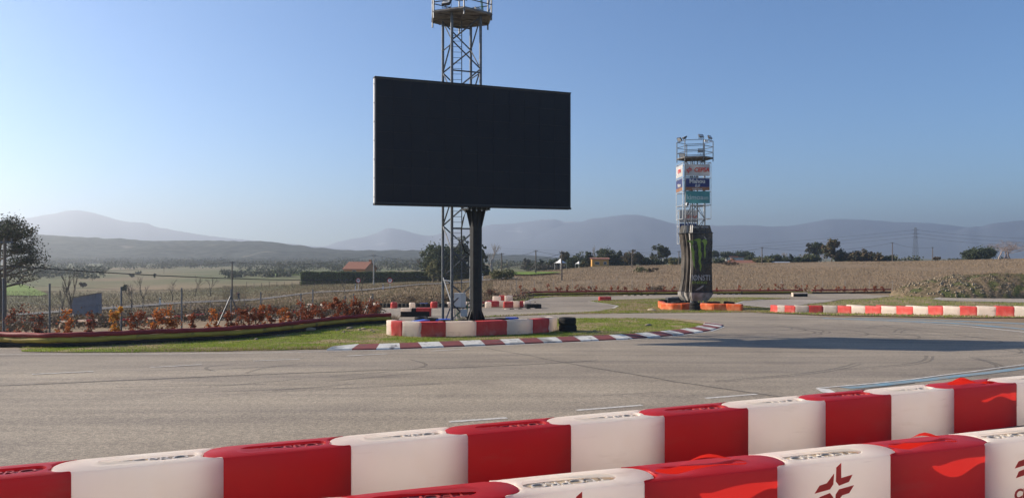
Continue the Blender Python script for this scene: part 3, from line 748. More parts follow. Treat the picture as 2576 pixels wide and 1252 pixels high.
labs = ['white block at the cropped left end of the nearest row', 'red block cut by the bottom edge beside the leftmost white nearest block', 'white block with upside down lettering left of the wavy torn red one',
        'red block of the nearest row with a wavy slit torn in its top', 'white block with a red star emblem and unworn face in the nearest row',
        'red block of the nearest row with the tallest bulging torn rim', 'white block with star emblem and grey scuffs at the right end of the nearest row', 'red block beyond the scuffed white one in the nearest row']
for i, k in enumerate(kinds):
    t0, t1 = ts[i], ts[i+1]; p = b0+dr2*t1+nrm2*.275; p.z = -.0+(-.8+.80)
    t_ = place_block(i, p, an2+random.uniform(-.006, .006), k, labs[i], 'nearest barrier row', flip=True, logo=(k == 'w'), scale=(t1-t0)/1.5-.003)
    t_.location.z = .05

# island barrier (round the screen) - simpler worn blocks
far_cache = {}
def far_block(p0, p1, kind, label, group, H=.8, Wd=.5, z=None, seedy=0):
    L_ = (p1-p0).to_2d().length; key = (kind, round(L_, 1), H, seedy % 3)
    if key not in far_cache:
        mt = {'w': M['white_far'], 'r': M['red_far'], 'o': M['orange_pl'], 'b': M['blue_plastic']}[kind]
        far_cache[key] = block_mesh('barrier_block', [mt, mt], L=round(L_, 1) if L_ > .15 else .2, Wd=Wd, H=H, nose=.12, pocket=False, ripple=.03, seed=seedy)
    o = bpy.data.objects.new('barrier_block', far_cache[key]); COL.objects.link(o)
    d = (p1-p0); o.rotation_euler = (0, 0, math.atan2(d.y, d.x)); o.scale = (L_/max(round(L_, 1), .2), 1, 1)
    o.location = (p0.x, p0.y, (G(p0.x, p0.y) if z is None else z)-.01)
    # p0-p1 is the front lower edge
    nn = Vector((-d.y, d.x, 0)).normalized()*Wd/2; o.location += nn
    return tag(o, label, 'barrier', group)
isl = [(971.5, 843), (984, 846), (1012, 847.5), (1060, 849.5), (1122, 849), (1199, 847), (1276, 844), (1341, 840.5), (1382, 837), (1402, 832)]
ip = px(*isl)
ik = ['w', 'r', 'w', 'r', 'w', 'r', 'w', 'r', 'w']
for i in range(9):
    n_ = sum(1 for q in ik[:i] if q == ik[i])
    far_block(ip[i], ip[i+1], ik[i], '%s %s block from the left in the barrier ring at the big screen' % (ORD[n_], {'w': 'white', 'r': 'red'}[ik[i]]), 'barrier ring round the screen pole', seedy=i, H=.78)
# rear blue pieces and back of ring
bl = px((1000, 818), (1062, 812)); 
far_block(Q(1046, 40.0), Q(1092, 41.6), 'b', 'blue barrier block behind the ring, left of the lattice tower', 'blue barrier blocks behind the ring', H=.64, seedy=2)
far_block(Q(1094, 41.3), Q(1140, 41.3), 'b', 'blue barrier block behind the ring at the foot of the lattice tower', 'blue barrier blocks behind the ring', H=.66, seedy=1)
far_block(Q(1275, 42.2), Q(1305, 42.2), 'b', 'blue barrier block behind the ring, right of the screen pole', 'blue barrier blocks behind the ring', H=.68, seedy=3)

# right-hand row
r0, r1 = Q(1938, 69.5), Q(2640, 47.0)
r0 = P(1938, 787.3); r1 = P(2640, 800)
seq_px = [1938, 1956, 1974, 2001, 2035, 2071, 2107, 2142, 2177, 2217, 2255, 2297, 2335, 2373, 2415, 2458, 2506, 2552, 2600, 2650]
def ry(x):
    return float(np.interp(x, [1938, 1956, 2000, 2100, 2400, 2576, 2650], [785.5, 786.5, 787.6, 788.6, 794.8, 798, 800]))
pts = [P(x, ry(x)) for x in seq_px]
for i in range(len(pts)-1):
    k = 'r' if i % 2 == 0 else 'w'
    Hh = float(np.interp(seq_px[i], [1938, 2100, 2576], [.68, .70, .80]))
    far_block(pts[i], pts[i+1], k, '%s %s block from the left in the long row at the right' % (ORD[i//2], {'w': 'white', 'r': 'red'}[k]), 'long barrier row on the right', H=round(Hh, 2), seedy=i)
for i in range(7):
    x0, x1 = 2130+i*76, 2200+i*76
    a_, b_ = P(x0, ry(x0)), P(x1, ry(x1)); a_ += Vector((.55, 1.3, 0)); b_ += Vector((.55, 1.3, 0))
    far_block(a_, b_, 'w' if i % 2 == 0 else 'r', '%s %s block from the left in the hidden row behind the long right row' % (ORD[i//2], 'white' if i % 2 == 0 else 'red'), 'second row behind the long right row', H=.76, seedy=i)
# orange blocks under the can tower
orr = [(1655, 773), (1664, 779), (1691, 780.5), (1718, 781), (1749, 779)]
op_ = px(*orr)
for i in range(4):
    far_block(op_[i], op_[i+1], 'o', '%s orange block from the left in front of the can tower' % ORD[i], 'orange barrier blocks', H=.66, Wd=.55, seedy=i)
orr = [(1761, 780), (1793, 781.5), (1826, 782), (1866, 783)]
op_ = px(*orr)
for i in range(3):
    far_block(op_[i], op_[i+1], 'o', '%s orange block right of the gap at the can tower foot' % ORD[i], 'orange barrier blocks', H=.68, Wd=.6, seedy=i+4)

# ------------------------------------------------------------------ tyres
def tyre_mb(R_=.32, w=.2, mb=None, c=(0, 0, 0)):
    mb = mb or MB(); r = R_
    mb.lathe([(r*.55, 0.03), (r*.62, 0), (r*.9, 0), (r, w*.22), (r, w*.4), (r*.975, w*.5), (r, w*.6), (r, w*.78), (r*.9, w), (r*.62, w), (r*.55, w-.03), (r*.6, w*.5), (r*.55, .03)], c, 22); return mb
tyre_proto = tyre_mb().build('tyre', M['rubber'], smooth=40); tyre_me = tyre_proto.data; bpy.data.objects.remove(tyre_proto)
def tyre(loc, label, group, sc=1.0, tilt=(0, 0), name='tyre', sz=None):
    o = bpy.data.objects.new(name, tyre_me); COL.objects.link(o); o.location = loc; o.scale = (sc, sc, sz or sc); o.rotation_euler = (tilt[0], tilt[1], random.uniform(0, 6))
    return tag(o, label, 'tyre', group)
p = P(1430, 836)
tyre((p.x, p.y+.45, p.z+.0), 'lower black tyre stacked at the right end of the ring barrier', 'tyre stack beside the ring', 1.5, sz=1.9)
tyre((p.x-.03, p.y+.45, p.z+.385), 'upper black tyre stacked at the right end of the ring barrier', 'tyre stack beside the ring', 1.48, sz=1.85)
gi = 'tyres round the screen pole'
for i, (x, d, zz, s_) in enumerate([(1085, 41.6, .60, 1.25), (1122, 40.3, .66, 1.3), (1155, 39.6, .64, 1.25), (1170, 40.5, .66, 1.3), (1060, 42.6, .6, 1.2), (1238, 41.0, .66, 1.35), (1262, 41.6, .62, 1.25), (1215, 39.3, .6, 1.2), (1250, 39.9, .6, 1.25)]):
    q = Q(x, d); lb = '%s black tyre from the left inside the ring at the screen pole' % ORD[[1060, 1085, 1122, 1155, 1170, 1215, 1238, 1250, 1262].index(x)]
    for kz in range(3):
        o = tyre((q.x, q.y, q.z+.0+kz*.23), lb if kz == 2 else '%s tyre under the %s' % (('bottom', 'middle')[kz], lb.split(' from')[0]+' in the ring at the screen pole'), gi, s_, (random.uniform(-.04, .04), random.uniform(-.04, .04)) if kz == 2 else (0, 0), sz=1.15)
for i, (x, d, s_) in enumerate([(1668, 77.5, 1.4), (1700, 74, 1.5), (1716, 74.3, 1.5), (1748, 72.2, 1.6), (1782, 74.0, 1.5), (1800, 74.2, 1.4), (1834, 74.2, 1.6)]):
    for kz in range(3):
        q = Q(x, d); tyre((q.x, q.y, q.z+kz*.26), '%s tyre stack from the left behind the orange blocks, %s tyre' % (ORD[i], ('bottom', 'middle', 'top')[kz]), 'tyre stacks under the can tower', s_, (random.uniform(-.1, .1), 0) if kz == 2 else (0, 0), sz=1.3)
q = Q(1700, 79)
mb = MB(); mb.box((0, 0, .45), (1.3, .9, .9), 0, .1, .95)
tag(mb.build('crate', M['panel_back']), 'grey plastic tank standing left of the can tower foot', 'tank').location = Q(1692, 79)
mb = MB(); mb.box((0, 0, .45), (2.6, .9, .85), 0, .05, .97)
tag(mb.build('rubber_bale', M['rubber']), 'black rubber barrier piece behind the can tower foot', 'barrier').location = Q(1722, 80.5)

# low striped block pile left of tower (white/red over black)
p = P(1045, 797)
t = thing('barrier_pile', p, 'white and red blocks lying on a black base on the asphalt behind the ring', 'barrier')
MB().box((0, 0, .2), (2.05, .5, .40), 0, 0, .98).build('base', M['rubber'], t)
MB().box((-.65, 0, .52), (.75, .5, .23), 0, 0, .97).build('white_block', M['white_far'], t)
MB().box((-.1, .0, .51), (.3, .45, .2), 0, 0, .97).build('black_block', M['rubber'], t)
MB().box((.55, 0, .53), (.95, .52, .24), 0, 0, .97).build('red_block', M['red_far'], t)
MB().box((1.05, 0.02, .33), (.12, .5, .64), 0, 0, .97).build('end_block', M['red_far'], t)

# drums along the back track
def drum_mb(h=.62, r=.34, sd=0):
    rn = random.Random(sd); mb = MB()
    prof = [(r*.9, 0), (r*1.02, .06), (r*.97, h*.3), (r*1.03, h*.36), (r*.98, h*.62), (r*1.03, h*.68), (r*.98, h*.88), (r*.85, h), (r*.45, h*1.02), (r*.4, h*.96), (0.01, h*.95)]
    return mb.lathe(prof, n=18, wob=.03)
dm = {'w': drum_mb(sd=1).build('t', M['white_far'], smooth=40), 'r': drum_mb(sd=2).build('t', M['red_far'], smooth=40)}
dme = {k: o.data for k, o in dm.items()}
for o in dm.values(): bpy.data.objects.remove(o)
cn = {'w': 0, 'r': 0}
for i, (x, yb, k, s_) in enumerate([(780, 779, 'w', 1), (813, 778, 'w', .9), (852, 777, 'w', 1), (946, 776.5, 'w', .95), (991, 775.5, 'r', 1.0), (1037, 775, 'w', .9), (1092, 775, 'r', 1.05), (1132, 773, 'w', .9), (1176, 773, 'w', .9), (1228, 773.5, 'w', .95)]):
    q = P(x, yb); o = bpy.data.objects.new('wrapped_tyre_stack', dme[k]); COL.objects.link(o); o.location = q; o.rotation_euler = (0, 0, i*1.3); o.scale = (s_, s_, s_)
    tag(o, '%s %s wrapped tyre stack from the left beyond the back track' % (ORD[cn[k]], {'w': 'white', 'r': 'red'}[k]), 'tyre stack', 'wrapped stacks along the back track'); cn[k] += 1
j = 0
for x in (958, 968, 977, 1005, 1016, 1026, 1050, 1063, 1075, 1108, 1119, 1148, 1160):
    q = P(x, 773.5); tyre((q.x, q.y+.3, q.z), '%s low tyre from the left between the wrapped stacks' % ORD[j], 'tyres along the back track', 1.0, sz=2.0); j += 1
mb = MB(); mb.box((0, 0, .22), (.9, .4, .4), 0, .2, .9)
tag(mb.build('blue_block', M['blue_plastic']), 'small blue block among the low tyres at the back track', 'barrier').location = P(1066, 772.5)
# cluster of blocks far centre
cl = [((1233, 772), (1256, 771), 'r', .6), ((1256, 771), (1269, 770.5), 'w', .6), ((1269, 774), (1291, 774), 'r', .62), ((1290, 773), (1308, 772.5), 'w', .62), ((1306, 772.5), (1322, 772.5), 'r', .6), ((1320, 773), (1336, 773), 'w', .6)]
for i, (a, b_, k, h_) in enumerate(cl):
    far_block(P(*a), P(*b_), k, '%s %s block from the left in the far cluster right of the pole' % (ORD[i//2], {'w': 'white', 'r': 'red'}[k]), 'far barrier cluster', H=h_, seedy=i)
for i, (x, d, k) in enumerate(((1242, 80, 'w'), (1258, 81.5, 'r'), (1272, 81.0, 'w'))):
    a_, b_ = Q(x, d), Q(x+18, d)
    far_block(a_, b_, k, 'rear %s block behind the far cluster, %s' % ({'w': 'white', 'r': 'red'}[k], ('leftmost', 'middle', 'rightmost')[i]), 'far barrier cluster', H=1.0, seedy=i+2)
for i, x in enumerate((1330, 1341, 1352)):
    q = P(x, 775.5); tyre((q.x, q.y, q.z), '%s black tyre at the right end of the far cluster' % ORD[i], 'tyres of the far cluster', 1.25, sz=2.2)
far_block(P(1509, 757), P(1529, 757), 'r', 'red low block on the grass tip of the back loop, left half', 'low red blocks at the back loop', H=.5)
far_block(P(1529, 757), P(1538, 757), 'r', 'red low block on the grass tip of the back loop, short right piece', 'low red blocks at the back loop', H=.5, seedy=1)
q = P(2012, 746)
t = thing('barrier_pile', q, 'black rubber block with a white top on the far track right of the can tower', 'barrier')
MB().box((0, 0, .2), (1.75, .6, .4), 0).build('base', M['rubber'], t); MB().box((-.05, 0, .46), (1.8, .62, .12), 0).build('top', M['white_far'], t); MB().box((-.93, 0, .26), (.1, .6, .5), 0).build('end', M['white_far'], t)

# ------------------------------------------------------------------ tube barriers
def tube_barrier(pts, rad, label, black=True, yellow=True, name='tube_barrier', hred=None):
    t = thing(name, pts[0], label, 'barrier')
    dense = []
    for i in range(len(pts)-1):
        for j in range(6): dense.append(pts[i].lerp(pts[i+1], j/6))
    dense.append(pts[-1]); loc = Vector(pts[0])
    sag = lambda i, k: .012*math.sin(i*1.7+k)+.008*math.sin(i*.61+k*2)
    def line(h, off=0): return [Vector((p.x, p.y+off+.02*math.sin(i*.9+h*5), G(p.x, p.y)+h+sag(i, h*9)))-loc for i, p in enumerate(dense)]
    if black: MB().path(line(rad*1.0, .05), rad*1.02, 10).build('black_tube', M['rubber'], t, smooth=60)
    if yellow: MB().path(line(rad*2.9), rad*1.0, 10).build('yellow_tube', M['tube_yellow'], t, smooth=60)
    MB().path(line(hred or rad*4.7, .03), rad*.92, 10).build('red_tube', M['tube_red'], t, smooth=60)
    return t
lb_px = [(-60, 873), (0, 873.5), (120, 876), (220, 873.5), (330, 867.5), (440, 862), (560, 856), (660, 847.5), (740, 838.5), (800, 830), (860, 822.5), (920, 817), (983, 814)]
lp = px(*lb_px)
tube_barrier(lp, .115, 'red over yellow tube barrier snaking along the left grass')
fb = [P(x, y_) for x, y_ in ((1310, 747), (1345, 744.5), (1390, 743.5), (1500, 742.5), (1640, 741.5), (1800, 740.5), (2020, 739.5))]
tube_barrier(fb, .10, 'long red and yellow tube barrier behind the back straight', hred=.52)
tube_barrier([P(2043, 739), P(2120, 738), P(2241, 736.5)], .10, 'short red tube barrier behind the back straight at the right', hred=.5, yellow=False)
tube_barrier([P(1215, 772), P(1240, 764), (P(1275, 757)), P(1320, 750)], .11, 'red tube barrier rising from the screen pole to the back corner', yellow=False, hred=.45)
# low red-white rail seen through the hedge shrubs
mb = MB(); a_ = [Q(x, d) for x, d in ((150, 47), (300, 49.5), (460, 52), (640, 55), (800, 58))]
kk = 0
for i in range(len(a_)-1):
    for j in range(7):
        p, q = a_[i].lerp(a_[i+1], j/7), a_[i].lerp(a_[i+1], (j+1)/7)
        mb.tube((p.x, p.y, G(p.x, p.y)+.45), (q.x, q.y, G(q.x, q.y)+.45), .07, n=8, mi=kk % 2); kk += 1
        if j % 3 == 0: mb.tube((p.x, p.y, G(p.x, p.y)-.1), (p.x, p.y, G(p.x, p.y)+.42), .03, n=5, mi=0)
tag(mb.build('striped_rail', [M['white_far'], M['red_far']]), 'low red and white striped rail behind the copper shrubs', 'rail')

# ------------------------------------------------------------------ big screen
TL, TR = V3(945.5, 192.5, 37.2), V3(1436.5, 238, 41.0); BL, BR = V3(941.5, 508, 37.2), V3(1433, 525, 41.0)
zt = (TL.z+TR.z)/2; zb = (BL.z+BR.z)/2
A_ = Vector((-6.62, 37.2, 0)); B_ = Vector((3.10, 41.0, 0)); dS = (B_-A_).normalized(); WS = (B_-A_).length; nS = Vector((dS.y, -dS.x, 0))
bx_, by_ = V3(1197, 800, 39.9).x, 39.9+0.0
base = Vector((bx_, 39.9, G(bx_, 39.9)))
scr = thing('video_screen', base, 'huge black video screen on a thick black pole above the barrier ring', 'video screen')
def SP(s_, z, out=0.0): v = A_+dS*s_+nS*out; return Vector((v.x, v.y, z))-base
angS = math.atan2(dS.y, dS.x)
TH = .38
mb = MB(); c = SP(WS/2, (zt+zb)/2, -TH/2); mb.box(c, (WS-.06, TH, zt-zb), 0, angS); mb.build('cabinet', M['panel_back'], scr)
mb = MB()
# display face made of a grid of slightly stepped panels
nx, nz = 12, 7
rn = random.Random(2)
for i in range(nx):
    for j in range(nz):
        w_, h_ = (WS-.1)/nx, (zt-zb-.1)/nz
        c = SP(.05+w_*(i+.5), zb+.05+h_*(j+.5), .006+rn.uniform(0, .0012)); mb.box(c, (w_-.006, .012, h_-.006), 0, angS)
mb.build('display', M['panel'], scr)
for (s0, s1, z0, z1) in ((0, WS, zt, zt+.05), (0, WS, zb-.09, zb)):
    MB().box(SP((s0+s1)/2, (z0+z1)/2, -TH/2+.03), (s1-s0+.06, TH+.09, z1-z0), 0, angS).build('frame_rail', M['black_metal'], scr)
MB().box(SP(-.0, (zt+zb)/2, -TH/2-.02), (.05, TH-.1, zt-zb-.03), 0, angS).build('side_trim', M['white_trim'], scr)
MB().box(SP(WS, (zt+zb)/2, -TH/2), (.06, TH, zt-zb), 0, angS).build('side_edge', M['black_metal'], scr)
mb = MB()
for z in np.linspace(zb+.3, zt-.3, 7): mb.box(SP(-.028, z, -.12), (.02, .04, .06), 0, angS)
mb.build('latch', M['black_metal'], scr)
# pole
pt = SP(0, zb-.09, 0).z
pc = Vector((0, 0, 0))
rP = 15.5/F*39.9
mb = MB(); mb.tube((0, 0, 0), (0, 0, pt), rP, n=8, roll=PI/8); mb.build('pole', M['black_metal'], scr, smooth=30)
mb = MB()
for k in range(8):
    a = k*PI/4+angS+PI/8; c_, s_ = math.cos(a), math.sin(a); e = Vector((-s_, c_, 0))*.012
    v = []
    for sg in (1, -1):
        for (r_, z) in ((rP-.02, .02), (rP+.42, .02), (rP+.42, .10), (rP-.02, 1.25)): v.append(Vector((c_*r_, s_*r_, z))+e*sg)
    mb.add(v, [(0, 1, 2, 3), (7, 6, 5, 4), (0, 4, 5, 1), (1, 5, 6, 2), (2, 6, 7, 3), (3, 7, 4, 0)])
mb.build('base_gusset', M['black_metal'], scr)
mb = MB()
for k in range(8):
    a = k*PI/4+angS; c_, s_ = math.cos(a), math.sin(a); e = Vector((-s_, c_, 0))*.012; v = []
    for sg in (1, -1):
        for (r_, z) in ((rP-.02, pt-.95), (rP+.02, pt-.95), (rP+.22, pt-.12), (rP-.02, pt-.12)): v.append(Vector((c_*r_, s_*r_, z))+e*sg)
    mb.add(v, [(0, 1, 2, 3), (7, 6, 5, 4), (0, 4, 5, 1), (1, 5, 6, 2), (2, 6, 7, 3), (3, 7, 4, 0)])
mb.build('top_gusset', M['black_metal'], scr)
mb = MB(); mb.box((0, 0, pt-.09), (1.18, 1.18, .05), 0, angS); mb.box((0, 0, pt-.03), (1.18, 1.18, .04), 0, angS); mb.build('flange', M['black_metal'], scr)
mb = MB()
for k in range(4):
    for sd in (-1, 1):
        v = Vector((-.42+.28*k, sd*.54, 0)); v.rotate(Matrix.Rotation(angS, 3, 'Z')); mb.tube((v.x, v.y, pt-.17), (v.x, v.y, pt+.04), .035, n=6)
mb.build('bolt', M['steel_light'], scr)
mb = MB(); mb.box((0, 0, .01), (1.5, 1.5, .05), 0, angS); mb.build('base_plate', M['black_metal'], scr)
mb = MB(); mb.path([(-.45, -.45, pt-.1), (-.60, -.5, pt-.5), (-.72, -.5, pt-1.1), (-.70, -.48, pt-1.8), (-.55, -.4, pt-2.25), (-.3, -.36, pt-2.4)], .04, 6)
mb.build('power_cable', M['rubber'], scr, smooth=60)

# ------------------------------------------------------------------ lattice towers
def lattice(root, Rr, rot, z0, z1, panel, legw=.062, brw=.040, ladder=True, lad_z0=2.2, lm='steel'):
    cs = [Vector((Rr*math.cos(rot+k*PI/2), Rr*math.sin(rot+k*PI/2), 0)) for k in range(4)]
    for c_ in cs:
        mb = MB(); mb.tube((c_.x, c_.y, z0), (c_.x, c_.y, z1), legw*1.35, n=4, roll=rot); mb.build('leg', M[lm], root)
    br = MB()
    n_ = int((z1-z0)/panel)
    for k in range(4):
        a, b_ = cs[k], cs[(k+1) % 4]
        for i in range(n_):
            za = z0+.1+i*(z1-z0-.2)/n_; zb_ = z0+.1+(i+1)*(z1-z0-.2)/n_
            p, q = (a, b_) if (i+k) % 2 == 0 else (b_, a)
            br.tube((p.x, p.y, za), (q.x, q.y, zb_), brw, n=4)
            if (i+k) % 3 == 0: br.tube((a.x, a.y, zb_-.2), (b_.x, b_.y, zb_-.2), brw, n=4)
    br.build('bracing', M[lm], root)
    if ladder:
        mb = MB(); a, b_ = cs[2]*.45+cs[3]*.52, cs[3]*.55+cs[2]*.08
        a = (cs[1]+cs[2])*.5*.0+Vector((-Rr*.42, Rr*.1, 0)); b_ = a+Vector((Rr*.42, .04, 0))
        for v in (a, b_): mb.tube((v.x, v.y, lad_z0), (v.x, v.y, z1), .028, n=5)
        z = lad_z0+.1
        while z < z1: mb.tube((a.x, a.y, z), (b_.x, b_.y, z), .013, n=5); z += .30
        mb.build('ladder', M[lm], root)
def floodlight(parent, loc, aim, tilt, name='floodlight'):
    f = bpy.data.objects.new(name, None)
    m_ = Matrix.Translation(loc) @ Matrix.Rotation(aim, 4, 'Z') @ Matrix.Rotation(tilt, 4, 'X')
    mb = MB(); mb.box((0, 0, 0), (.50, .12, .36)); mb.box((0, .1, 0), (.3, .1, .22), 0)
    o = mb.build(name, M['panel_back'], parent); o.data.transform(m_)
    g_ = MB().box((0, -.065, 0), (.44, .012, .30)).build('lens', M['glass_lamp'], o); g_.data.transform(m_)
    br = MB(); br.tube((-.28, 0, 0), (-.28, 0, -.28), .015, n=4); br.tube((.28, 0, 0), (.28, 0, -.28), .015, n=4); br.tube((-.28, 0, -.28), (.28, 0, -.28), .015, n=4); br.tube((0, 0, -.28), (0, 0, -.4), .02, n=5)
    b2 = br.build('bracket', M['panel_back'], o); b2.data.transform(Matrix.Translation(loc) @ Matrix.Rotation(aim, 4, 'Z'))
    return o
def platform(root, z, Rr, rot, rail_h=1.5):
    hexp = [(Rr*math.cos(rot+k*PI/3), Rr*math.sin(rot+k*PI/3)) for k in range(6)]
    MB().prism([(x*.98, y_*.98) for x, y_ in hexp], z, z+.08).build('deck', M['deck'], root)
    mb = MB()
    for k in range(6):
        a, b_ = hexp[k], hexp[(k+1) % 6]; mb.tube((a[0], a[1], z-.03), (b_[0], b_[1], z-.03), .07, n=4)
        mb.tube((0, 0, z-.06), (a[0]*.96, a[1]*.96, z-.06), .05, n=4)
    for s_ in (-.6, -.2, .2, .6): mb.tube((-Rr*.75, s_*Rr, z-.05), (Rr*.75, s_*Rr, z-.05), .035, n=4)
    mb.build('deck_beams', M['deck'], root)
    mb = MB()
    for k in range(6):
        a, b_ = hexp[k], hexp[(k+1) % 6]
        mb.tube((a[0], a[1], z-.35), (a[0], a[1], z+rail_h), .045, n=4)
        for h_ in (rail_h*.33, rail_h*.66, rail_h): mb.tube((a[0], a[1], z+h_), (b_[0], b_[1], z+h_), .03, n=4)
    mb.build('railing', M['steel'], root)
# tower behind the screen
Y1 = 42.0; c1 = Vector(((1161-CX)/F*Y1, Y1, 0)); c1.z = G(c1.x, c1.y)
t1 = thing('floodlight_tower', c1, 'tall galvanised lattice tower rising behind the big screen', 'lattice tower')
PZ = EYE+(HY-45)/F*Y1-c1.z
lattice(t1, 1.15, R(-23-0), 0, PZ, 1.42)
platform(t1, PZ, 1.78, R(-82), 1.5)
floodlight(t1, (-.75, -.7, PZ+.62), R(-25), R(-35)); floodlight(t1, (.95, .2, PZ+.45), R(50), R(-40)); floodlight(t1, (.2, 1.2, PZ+1.7), R(160), R(-30)); floodlight(t1, (-1.2, .9, PZ+1.7), R(210), R(-30))
mb = MB()
for k in range(3):
    mb.path([(1.0+.05*k, .1, PZ+1.2), (1.1+.05*k, .0, PZ+.5-.1*k), (1.05, -.1+.06*k, PZ+.1), (1.04+.02*k, -.42, PZ-.8), (1.06, -.44, PZ-4), (1.07+.01*k, -.45, PZ-9), (1.06, -.45, 5.0)], .018, 5)
mb.build('green_cable', M['cable_green'], t1)
MB().box((-.02, -.85, 5.0), (.34, .02, .14)).build('sign_plate', M['white_paint2'], t1)
# cabinet with cables hanging on the tower
cab = thing('electrical_cabinet', V3(1157, 772, 41.2), 'light grey electrical cabinet mounted low on the lattice tower', 'cabinet')
MB().box((0, 0, .38), (.62, .25, .76)).build('cabinet_box', M['cabinet'], cab); MB().box((-.12, -.135, .38), (.34, .02, .72)).build('cabinet_door', M['white_paint2'], cab)
MB().box((.22, -.02, -.30), (.36, .2, .36)).build('small_box', M['cabinet'], cab)
mb = MB(); mb.box((0, .1, .38), (.9, .04, .06)); mb.tube((-.28, .1, -1.4), (-.28, .1, .7), .03, n=4); mb.build('mount_rail', M['steel'], cab)
mb = MB()
for k in range(4): mb.path([(-.15+.06*k, -.05, .0), (-.17+.05*k, -.08, -.4-.03*k), (-.02+.05*k, -.1, -.78+.05*k), (.22-.03*k, -.1, -.72+.07*k), (.40, -.08, -.25+.1*k), (.42, -.02, .05+.12*k)], .017, 5)
mb.build('cable_loop', M['cable_green'], cab, smooth=60)

# can tower
Y2 = 76.0; c2 = Vector(((1748-CX)/F*Y2, Y2, 0)); c2.z = G(c2.x, c2.y)
t2 = thing('advertising_tower', c2, 'lattice tower with advertising banners above a giant black can wrap', 'lattice tower')
PZ2 = EYE+(HY-399)/F*Y2-c2.z
lattice(t2, .98, R(-28), 0, PZ2, 1.42, legw=.05, brw=.036, lad_z0=1.0)
platform(t2, PZ2, 1.74, R(-76), 1.65)
zr = PZ2+1.65+.35
floodlight(t2, (-1.45, .35, zr-.05), R(-60), R(40)); floodlight(t2, (-1.15, -.55, zr), R(-80), R(-65)); floodlight(t2, (.25, -1.5, zr), R(20), R(-35)); floodlight(t2, (1.3, -.75, zr), R(45), R(-35))
floodlight(t2, (.25, -1.35, PZ2+.62), R(5), R(-8)); floodlight(t2, (-1.35, -.4, PZ2+.3), R(-30), R(20)); floodlight(t2, (-1.15, -1.5, PZ2-4.6), R(-80), R(-10))
cab_ = MB().box((.75, -1.42, PZ2+1.55), (.34, .2, .2)).build('junction_box', M['cabinet'], t2)
# banner cage
def cage(root, x0, x1, y0, y1, zs):
    mb = MB(); r_ = .032
    for x in (x0, x1):
        for y_ in (y0, y1): mb.tube((x, y_, zs[0]), (x, y_, zs[-1]), r_, n=4)
    for z in zs:
        for y_ in (y0, y1): mb.tube((x0, y_, z), (x1, y_, z), r_, n=4)
        for x in (x0, x1): mb.tube((x, y0, z), (x, y1, z), r_, n=4)
    mb.tube((x0+.1*(x1-x0), y0, zs[0]), (x0+.1*(x1-x0), y0, zs[-1]), r_*.6, n=4)
    return mb.build('banner_frame', M['steel_light'], root)
def zz(py_, Y=74.6): return EYE+(HY-py_)/F*Y-c2.z
def xx(px_, Y=74.6): return (px_-CX)/F*Y-c2.x
ztop, zbot = zz(409), zz(550)
tiers = [zbot, zz(515.5), zz(482), zz(447.5), zz(409)]
tiers.sort()
cage(t2, xx(1717.6), xx(1788.6), -1.4, 1.5, tiers)
zs2 = [EYE+(HY-p_)/F*78-c2.z for p_ in (613, 570, 529)]
cage(t2, (1707-CX)/F*78-c2.x, (1757-CX)/F*78-c2.x, 1.62, 2.6, zs2)
def banner(root, name, x0, x1, z0, z1, y_, mats, side=False, sd=0, split=None, rip=.03):
    nxx, nzz = 14, 7; mb = MB()
    for j in range(nzz+1):
        for i in range(nxx+1):
            u, v = i/nxx, j/nzz; o_ = rip*noise.noise(Vector((u*4+sd, v*2.2, sd)))*math.sin(PI*min(1, max(0, u)))**.4
            a = x0+(x1-x0)*u; z = z0+(z1-z0)*v
            mb.v.append((y_-o_, a, z) if side else (a, y_-o_, z))
    for j in range(nzz):
        for i in range(nxx):
            mb.f.append((j*(nxx+1)+i, j*(nxx+1)+i+1, (j+1)*(nxx+1)+i+1, (j+1)*(nxx+1)+i)); mb.m.append(0 if split is None or (j+.5)/nzz > split else 1)
    return mb.build(name, mats, root, smooth=60)
M['ban_white'] = mat('banner_white', (.50, .49, .48), .7, (.42, .41, .41), 1.5, trans=.2)
M['ban_blue'] = mat('banner_navy', (.035, .045, .13), .7, (.045, .055, .16), 1.5, trans=.15, tcol=(.05, .08, .25))
M['ban_copper'] = mat('banner_copper', (.24, .12, .07), .7, (.28, .15, .09), 1.5, trans=.15)
M['ban_teal'] = mat('banner_teal', (.06, .20, .22), .7, (.08, .25, .26), 1.5, trans=.2, tcol=(.12, .36, .38))
M['txt_pale'] = mat('banner_print_pale', (.5, .5, .5), .7)
M['txt_teal'] = mat('banner_print_white', (.45, .55, .55), .7)
yB = -1.46
b = banner(t2, 'banner', xx(1724, 74.5), xx(1786, 74.5), zz(443), zz(413), yB, [M['ban_white']], sd=1)
yT = yB-.05
fm = lambda px_, py_, y_=yT: face_mtx((xx(px_, 76+y_), y_, zz(py_, 76+y_)), (1, 0, 0), (0, 0, 1))
text_mesh('CEPSA', .56, M['logo_red'], 'lettering', b, fm(1765, 427.5), ext=.004, off=.016, shear=.18, sx=.93)
e = emblem_mb(.155).build('emblem', M['logo_red'], b); e.data.transform(fm(1733.5, 427.5))
b = banner(t2, 'banner', xx(1725, 74.5), xx(1785.5, 74.5), zz(479), zz(449), yB, [M['ban_blue'], M['ban_copper']], sd=2, split=.3)
text_mesh('Mahou', .56, M['txt_pale'], 'lettering', b, fm(1754, 456), ext=.004, off=.02)
text_mesh('0,0', .38, M['txt_pale'], 'lettering', b, fm(1754, 467.2), ext=.004, off=.012, shear=.25)
text_mesh('TOSTADA', .22, M['txt_pale'], 'lettering', b, fm(1754, 475.8), ext=.004, off=.006)
b = banner(t2, 'banner', xx(1725.5, 74.5), xx(1786, 74.5), zz(511.5), zz(481), yB, [M['ban_teal']], sd=3)
